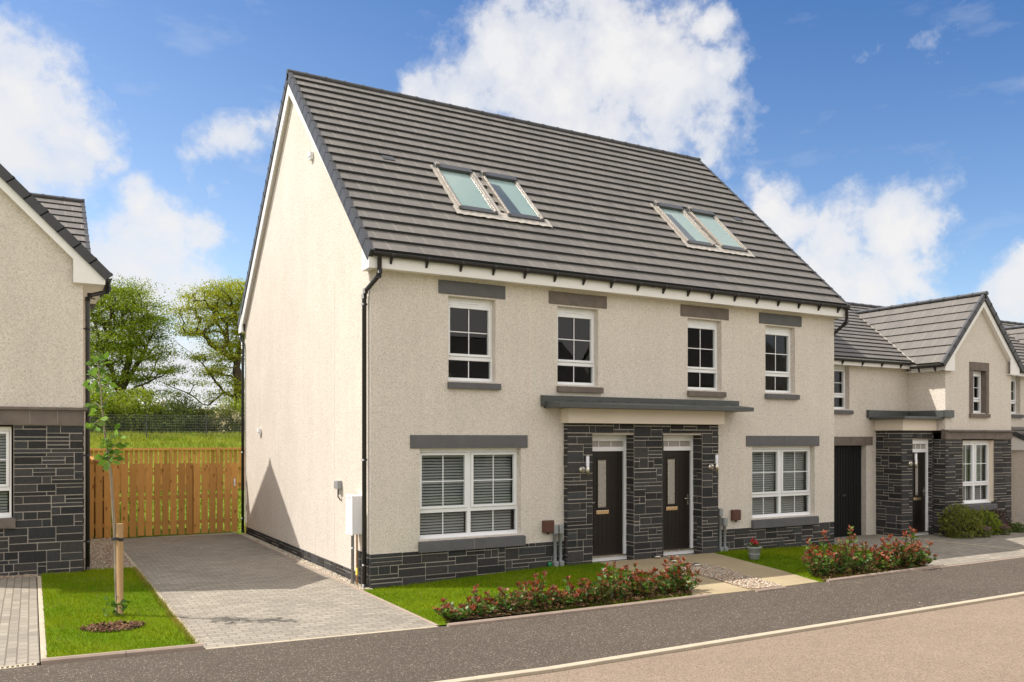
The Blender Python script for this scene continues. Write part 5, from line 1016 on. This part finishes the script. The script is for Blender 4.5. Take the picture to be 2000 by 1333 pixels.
mound('bush', at_g(1876, -0.42), .78, .95, 'rounded yellow green bush against the stone of the far gable', ((.10, .13, .02), (.2, .22, .04)), 1500, .07, None, 1); mound('bush', at_g(1922, -0.36), .62, .7, 'brighter green bush under the far window sill', ((.12, .17, .02), (.22, .27, .04)), 1000, .07, None, 2); mound('bush', at_g(1950, -0.25), .62, .5, 'wispy dark red bush behind the purple heather', ((.06, .035, .03), (.11, .06, .05)), 450, .06, None, 3)
mound('heather', at_g(1916, -0.62), .26, .5, 'purple flowering heather mound, nearer the round yellow green bush', ((.09, .12, .03), (.15, .17, .05)), 600, .04, ((.24, .13, .17), (.33, .2, .24)), 4); mound('heather', at_g(1955, -0.55), .24, .46, 'purple flowering heather mound below the dark red bush', ((.09, .12, .03), (.15, .17, .05)), 600, .04, ((.24, .13, .17), (.33, .2, .24)), 5); mound('bush', at_g(1985, -0.4), .2, .55, 'low green mat plant at the far right edge', ((.06, .1, .02), (.12, .17, .04)), 600, .05, None, 6)
# flower pot, solar lights, peg, drain
pp = G(1473, 1094); zp = gz(*pp) + .01; pot = thing('flower_pot', (*pp, zp), 'grey tapered flower pot with red flowers on the lawn edge', 'flower pot'); q = MB(); q.lathe((*pp, zp), [(0, 0), (.085, 0), (.09, .01), (.125, .215), (.14, .222), (.142, .255), (.13, .257), (.12, .235), (0, .225)], 26); q.lathe((*pp, zp), [(.108, .098), (.113, .104), (.114, .116), (.109, .122)], 26); q.build('pot', 'grey_plastic', pot)
n = 90; th = RNG.uniform(0, 6.28, n); r = np.sqrt(RNG.random(n)) * .11; pos = np.stack([pp[0] + r * np.cos(th), pp[1] + r * np.sin(th), zp + .22 + RNG.uniform(0, .08, n)], 1); leaves('foliage', pos, RNG.normal(0, .6, (n, 3)) + np.array([0, 0, .7]), .06, cmix(n, (.05, .1, .02), (.12, .2, .04)), 'leaf', pot)
n = 70; c0 = np.array([[pp[0] + .04, pp[1] - .02, zp + .33], [pp[0] - .02, pp[1] - .04, zp + .32], [pp[0] + .01, pp[1] + .05, zp + .35], [pp[0] - .07, pp[1], zp + .29]]); ci = RNG.integers(0, 4, n); col = cmix(n, (.5, .02, .03), (.65, .05, .09)); col[ci == 3] = (.7, .6, .5); leaves('flowers', c0[ci] + RNG.normal(0, .018, (n, 3)), RNG.normal(0, 1, (n, 3)) + np.array([0, 0, .4]), .04, col, 'leaf', pot, .5)
for i, (u, v) in enumerate(((1283, 1091), (1315, 1099), (1360, 1107))):
    g = G(u, v); z = gz(*g) + .02; o = thing('solar_light', (*g, z), ['small disc light in the gravel nearest the doors', 'small disc light in the middle of the three in the gravel', 'small disc light where the gravel band widens'][i], 'garden light', 'disc lights in the gravel'); q = MB(); q.lathe((*g, z), [(.0, 0), (.072, 0), (.075, .02), (.066, .034), (.05, .036)], 20); q.build('casing', 'steel', o); q = MB(); q.lathe((*g, z), [(.05, .034), (.03, .04), (0, .042)], 20); q.build('lens', 'alu_dark', o)
g = G(1074, 1108); m_, nt, b = mat('green plastic'); setp(b, (.02, .28, .11), .4); M['green'] = m_; q = MB(); q.lathe((*g, gz(*g)), [(0, 0), (.03, 0), (.036, .085), (.03, .088), (0, .07)], 14); q.box((g[0] - .008, g[1] - .045, .06 + gz(*g)), (g[0] + .008, g[1] - .03, .085 + gz(*g))); tag(q.build('pipe_cap', 'green'), 'small green plastic cap in the grass by the cable ducts', 'pipe cap')
dr = thing('channel_drain', (-6.5, -3.06, .08), 'pale slotted channel drain across the mouth of the left drive', 'drain'); q = MB()
q.box((-9, -3.12, -.1), (LXA - .1, -3.10, gz(-4.7, 0) + .008)); q.box((-9, -3.02, -.1), (LXA - .1, -3.0, gz(-4.7, 0) + .008)); x = LXA - .1
zt = gz(-4.7, 0)
q.box((-9, -3.10, -.1), (LXA - .1, -3.02, zt - .03), 1)
for k in range(95): q.box((x - .022, -3.10, zt - .03), (x, -3.02, zt + .006)); x -= .045
q.build('grating', ['kerb', 'alu_dark'], dr)

# ------------------------------------------------------------------ sun, sky and clouds
SUN = V(-.61, .40, 1.0).normalized(); el = math.asin(SUN.z); az = math.atan2(SUN.x, SUN.y)
ld = bpy.data.lights.new('sun', 'SUN'); ld.energy = SUN_E; ld.angle = R(.5); ld.color = (1, .945, .87); so = bpy.data.objects.new('sun', ld); COL.objects.link(so); so.rotation_euler = SUN.to_track_quat('Z', 'Y').to_euler(); so.location = (-20, 20, 40)
W = bpy.data.worlds.new('World'); SC.world = W; W.use_nodes = True; nt = W.node_tree; bg = nt.nodes['Background']
sky = N(nt, 'ShaderNodeTexSky'); sky.sky_type = 'NISHITA'; sky.sun_disc = False; sky.sun_elevation = el; sky.sun_rotation = az; sky.air_density = 1.; sky.dust_density = .6; sky.ozone_density = 1.6; sky.altitude = 80
tc = N(nt, 'ShaderNodeTexCoord'); d0 = tc.outputs['Generated']
wn = N(nt, 'ShaderNodeTexNoise'); wn.inputs['Scale'].default_value = 7; wn.inputs['Detail'].default_value = 7; wn.inputs['Roughness'].default_value = .6; L(nt, d0, wn.inputs['Vector'])
sub = N(nt, 'ShaderNodeVectorMath'); sub.operation = 'SUBTRACT'; L(nt, wn.outputs[1], sub.inputs[0]); sub.inputs[1].default_value = (.5, .5, .5)
wp = N(nt, 'ShaderNodeVectorMath'); wp.operation = 'MULTIPLY_ADD'; L(nt, sub.outputs[0], wp.inputs[0]); wp.inputs[1].default_value = (.13, .13, .13); L(nt, d0, wp.inputs[2]); dw = wp.outputs[0]
LOBES = [(30, 190, 95), (90, 225, 95), (10, 300, 120), (100, 285, 75), (155, 245, 45), (20, 120, 40), (-60, 260, 140),
 (955, 110, 95), (900, 170, 80), (1010, 150, 90), (1100, 200, 120), (1200, 110, 110), (1190, 40, 70), (1270, 60, 60), (1300, 170, 110), (1390, 240, 75), (1380, 120, 45), (1340, 40, 40), (1150, 260, 130), (840, 190, 60), (800, 185, 40),
 (1520, 455, 75), (1640, 470, 85), (1760, 455, 85), (1830, 460, 40), (1600, 550, 90), (1700, 545, 70), (1500, 400, 35), (1970, 575, 75), (1780, 540, 60), (1990, 520, 40),
 (275, 400, 60), (300, 470, 80), (250, 510, 85), (350, 520, 75), (330, 570, 95), (240, 580, 60), (400, 480, 45), (470, 280, 75, .75), (385, 305, 60, .6), (330, 330, 55, .5), (505, 250, 40, .6), (440, 400, 50, .4), (215, 310, 60, .6), (1720, 60, 90, .12), (1850, 30, 90, .14), (1600, 75, 40, .16), (1900, 430, 50, .4), (230, 680, 120), (330, 720, 130), (420, 760, 120), (150, 620, 80)]
dens = None
for u, v, r, *am in LOBES:
    c = ray(u, v).normalized(); ds = N(nt, 'ShaderNodeVectorMath'); ds.operation = 'DISTANCE'; L(nt, dw, ds.inputs[0]); ds.inputs[1].default_value = c
    ang = r / FPX * (c.dot(Fw)) * 1.35
    am = am[0] if am else 1.; e = math_(nt, 'MULTIPLY_ADD', ds.outputs['Value'], -1 / ang, am); dens = e if dens is None else math_(nt, 'SMOOTH_MAX', dens, e, .12)
fn = noise(nt, d0, 16, 9, .62)
dens = math_(nt, 'ADD', dens, math_(nt, 'MULTIPLY_ADD', fn, 2.1, -1.05))
alpha = ramp(nt, dens, [(.0, 0), (.2, .22), (.5, .78), (.95, 1)])
# unseen clouds added behind and beside the view, brightened warm to fill the shaded facade
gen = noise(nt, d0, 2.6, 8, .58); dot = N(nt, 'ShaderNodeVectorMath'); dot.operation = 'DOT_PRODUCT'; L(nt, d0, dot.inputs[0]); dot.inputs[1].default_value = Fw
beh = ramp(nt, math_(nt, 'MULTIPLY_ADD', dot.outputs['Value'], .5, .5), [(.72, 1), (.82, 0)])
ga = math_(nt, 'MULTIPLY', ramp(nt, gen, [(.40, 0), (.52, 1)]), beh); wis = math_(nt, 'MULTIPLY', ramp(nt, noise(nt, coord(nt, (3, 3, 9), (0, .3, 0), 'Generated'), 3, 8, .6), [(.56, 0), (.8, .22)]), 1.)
alpha = math_(nt, 'MAXIMUM', alpha, wis)
sh = mix(nt, ramp(nt, noise(nt, d0, 6, 6, .55), [(.35, 0), (.7, 1)]), (.90, .92, .965), (1.02, 1.0, .985))
dz = N(nt, 'ShaderNodeVectorMath'); dz.operation = 'DOT_PRODUCT'; L(nt, d0, dz.inputs[0]); dz.inputs[1].default_value = V(-.2 * Rt.x, -.2 * Rt.y, -1)
hz = ramp(nt, math_(nt, 'ADD', dz.outputs['Value'], .6), [(.1, 0), (.6, 1)])
skc = mix(nt, 1., sky.outputs[0], mix(nt, hz, SKY_TINT, HAZE_TINT), 'MULTIPLY')
cl = N(nt, 'ShaderNodeVectorMath'); cl.operation = 'SCALE'; L(nt, sh, cl.inputs[0]); cl.inputs['Scale'].default_value = CLOUD / SKY_S
gcl = mix(nt, 1., cl.outputs[0], BEHIND_FILL, 'MULTIPLY')
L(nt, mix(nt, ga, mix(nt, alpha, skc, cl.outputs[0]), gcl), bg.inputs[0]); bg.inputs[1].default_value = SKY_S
SC.view_settings.view_transform = 'Standard'; SC.view_settings.look = 'None'; SC.view_settings.gamma = 1; SC.view_settings.exposure = EXPO
SC.cycles.max_bounces = 10; SC.cycles.transparent_max_bounces = 12; SC.cycles.diffuse_bounces = 5
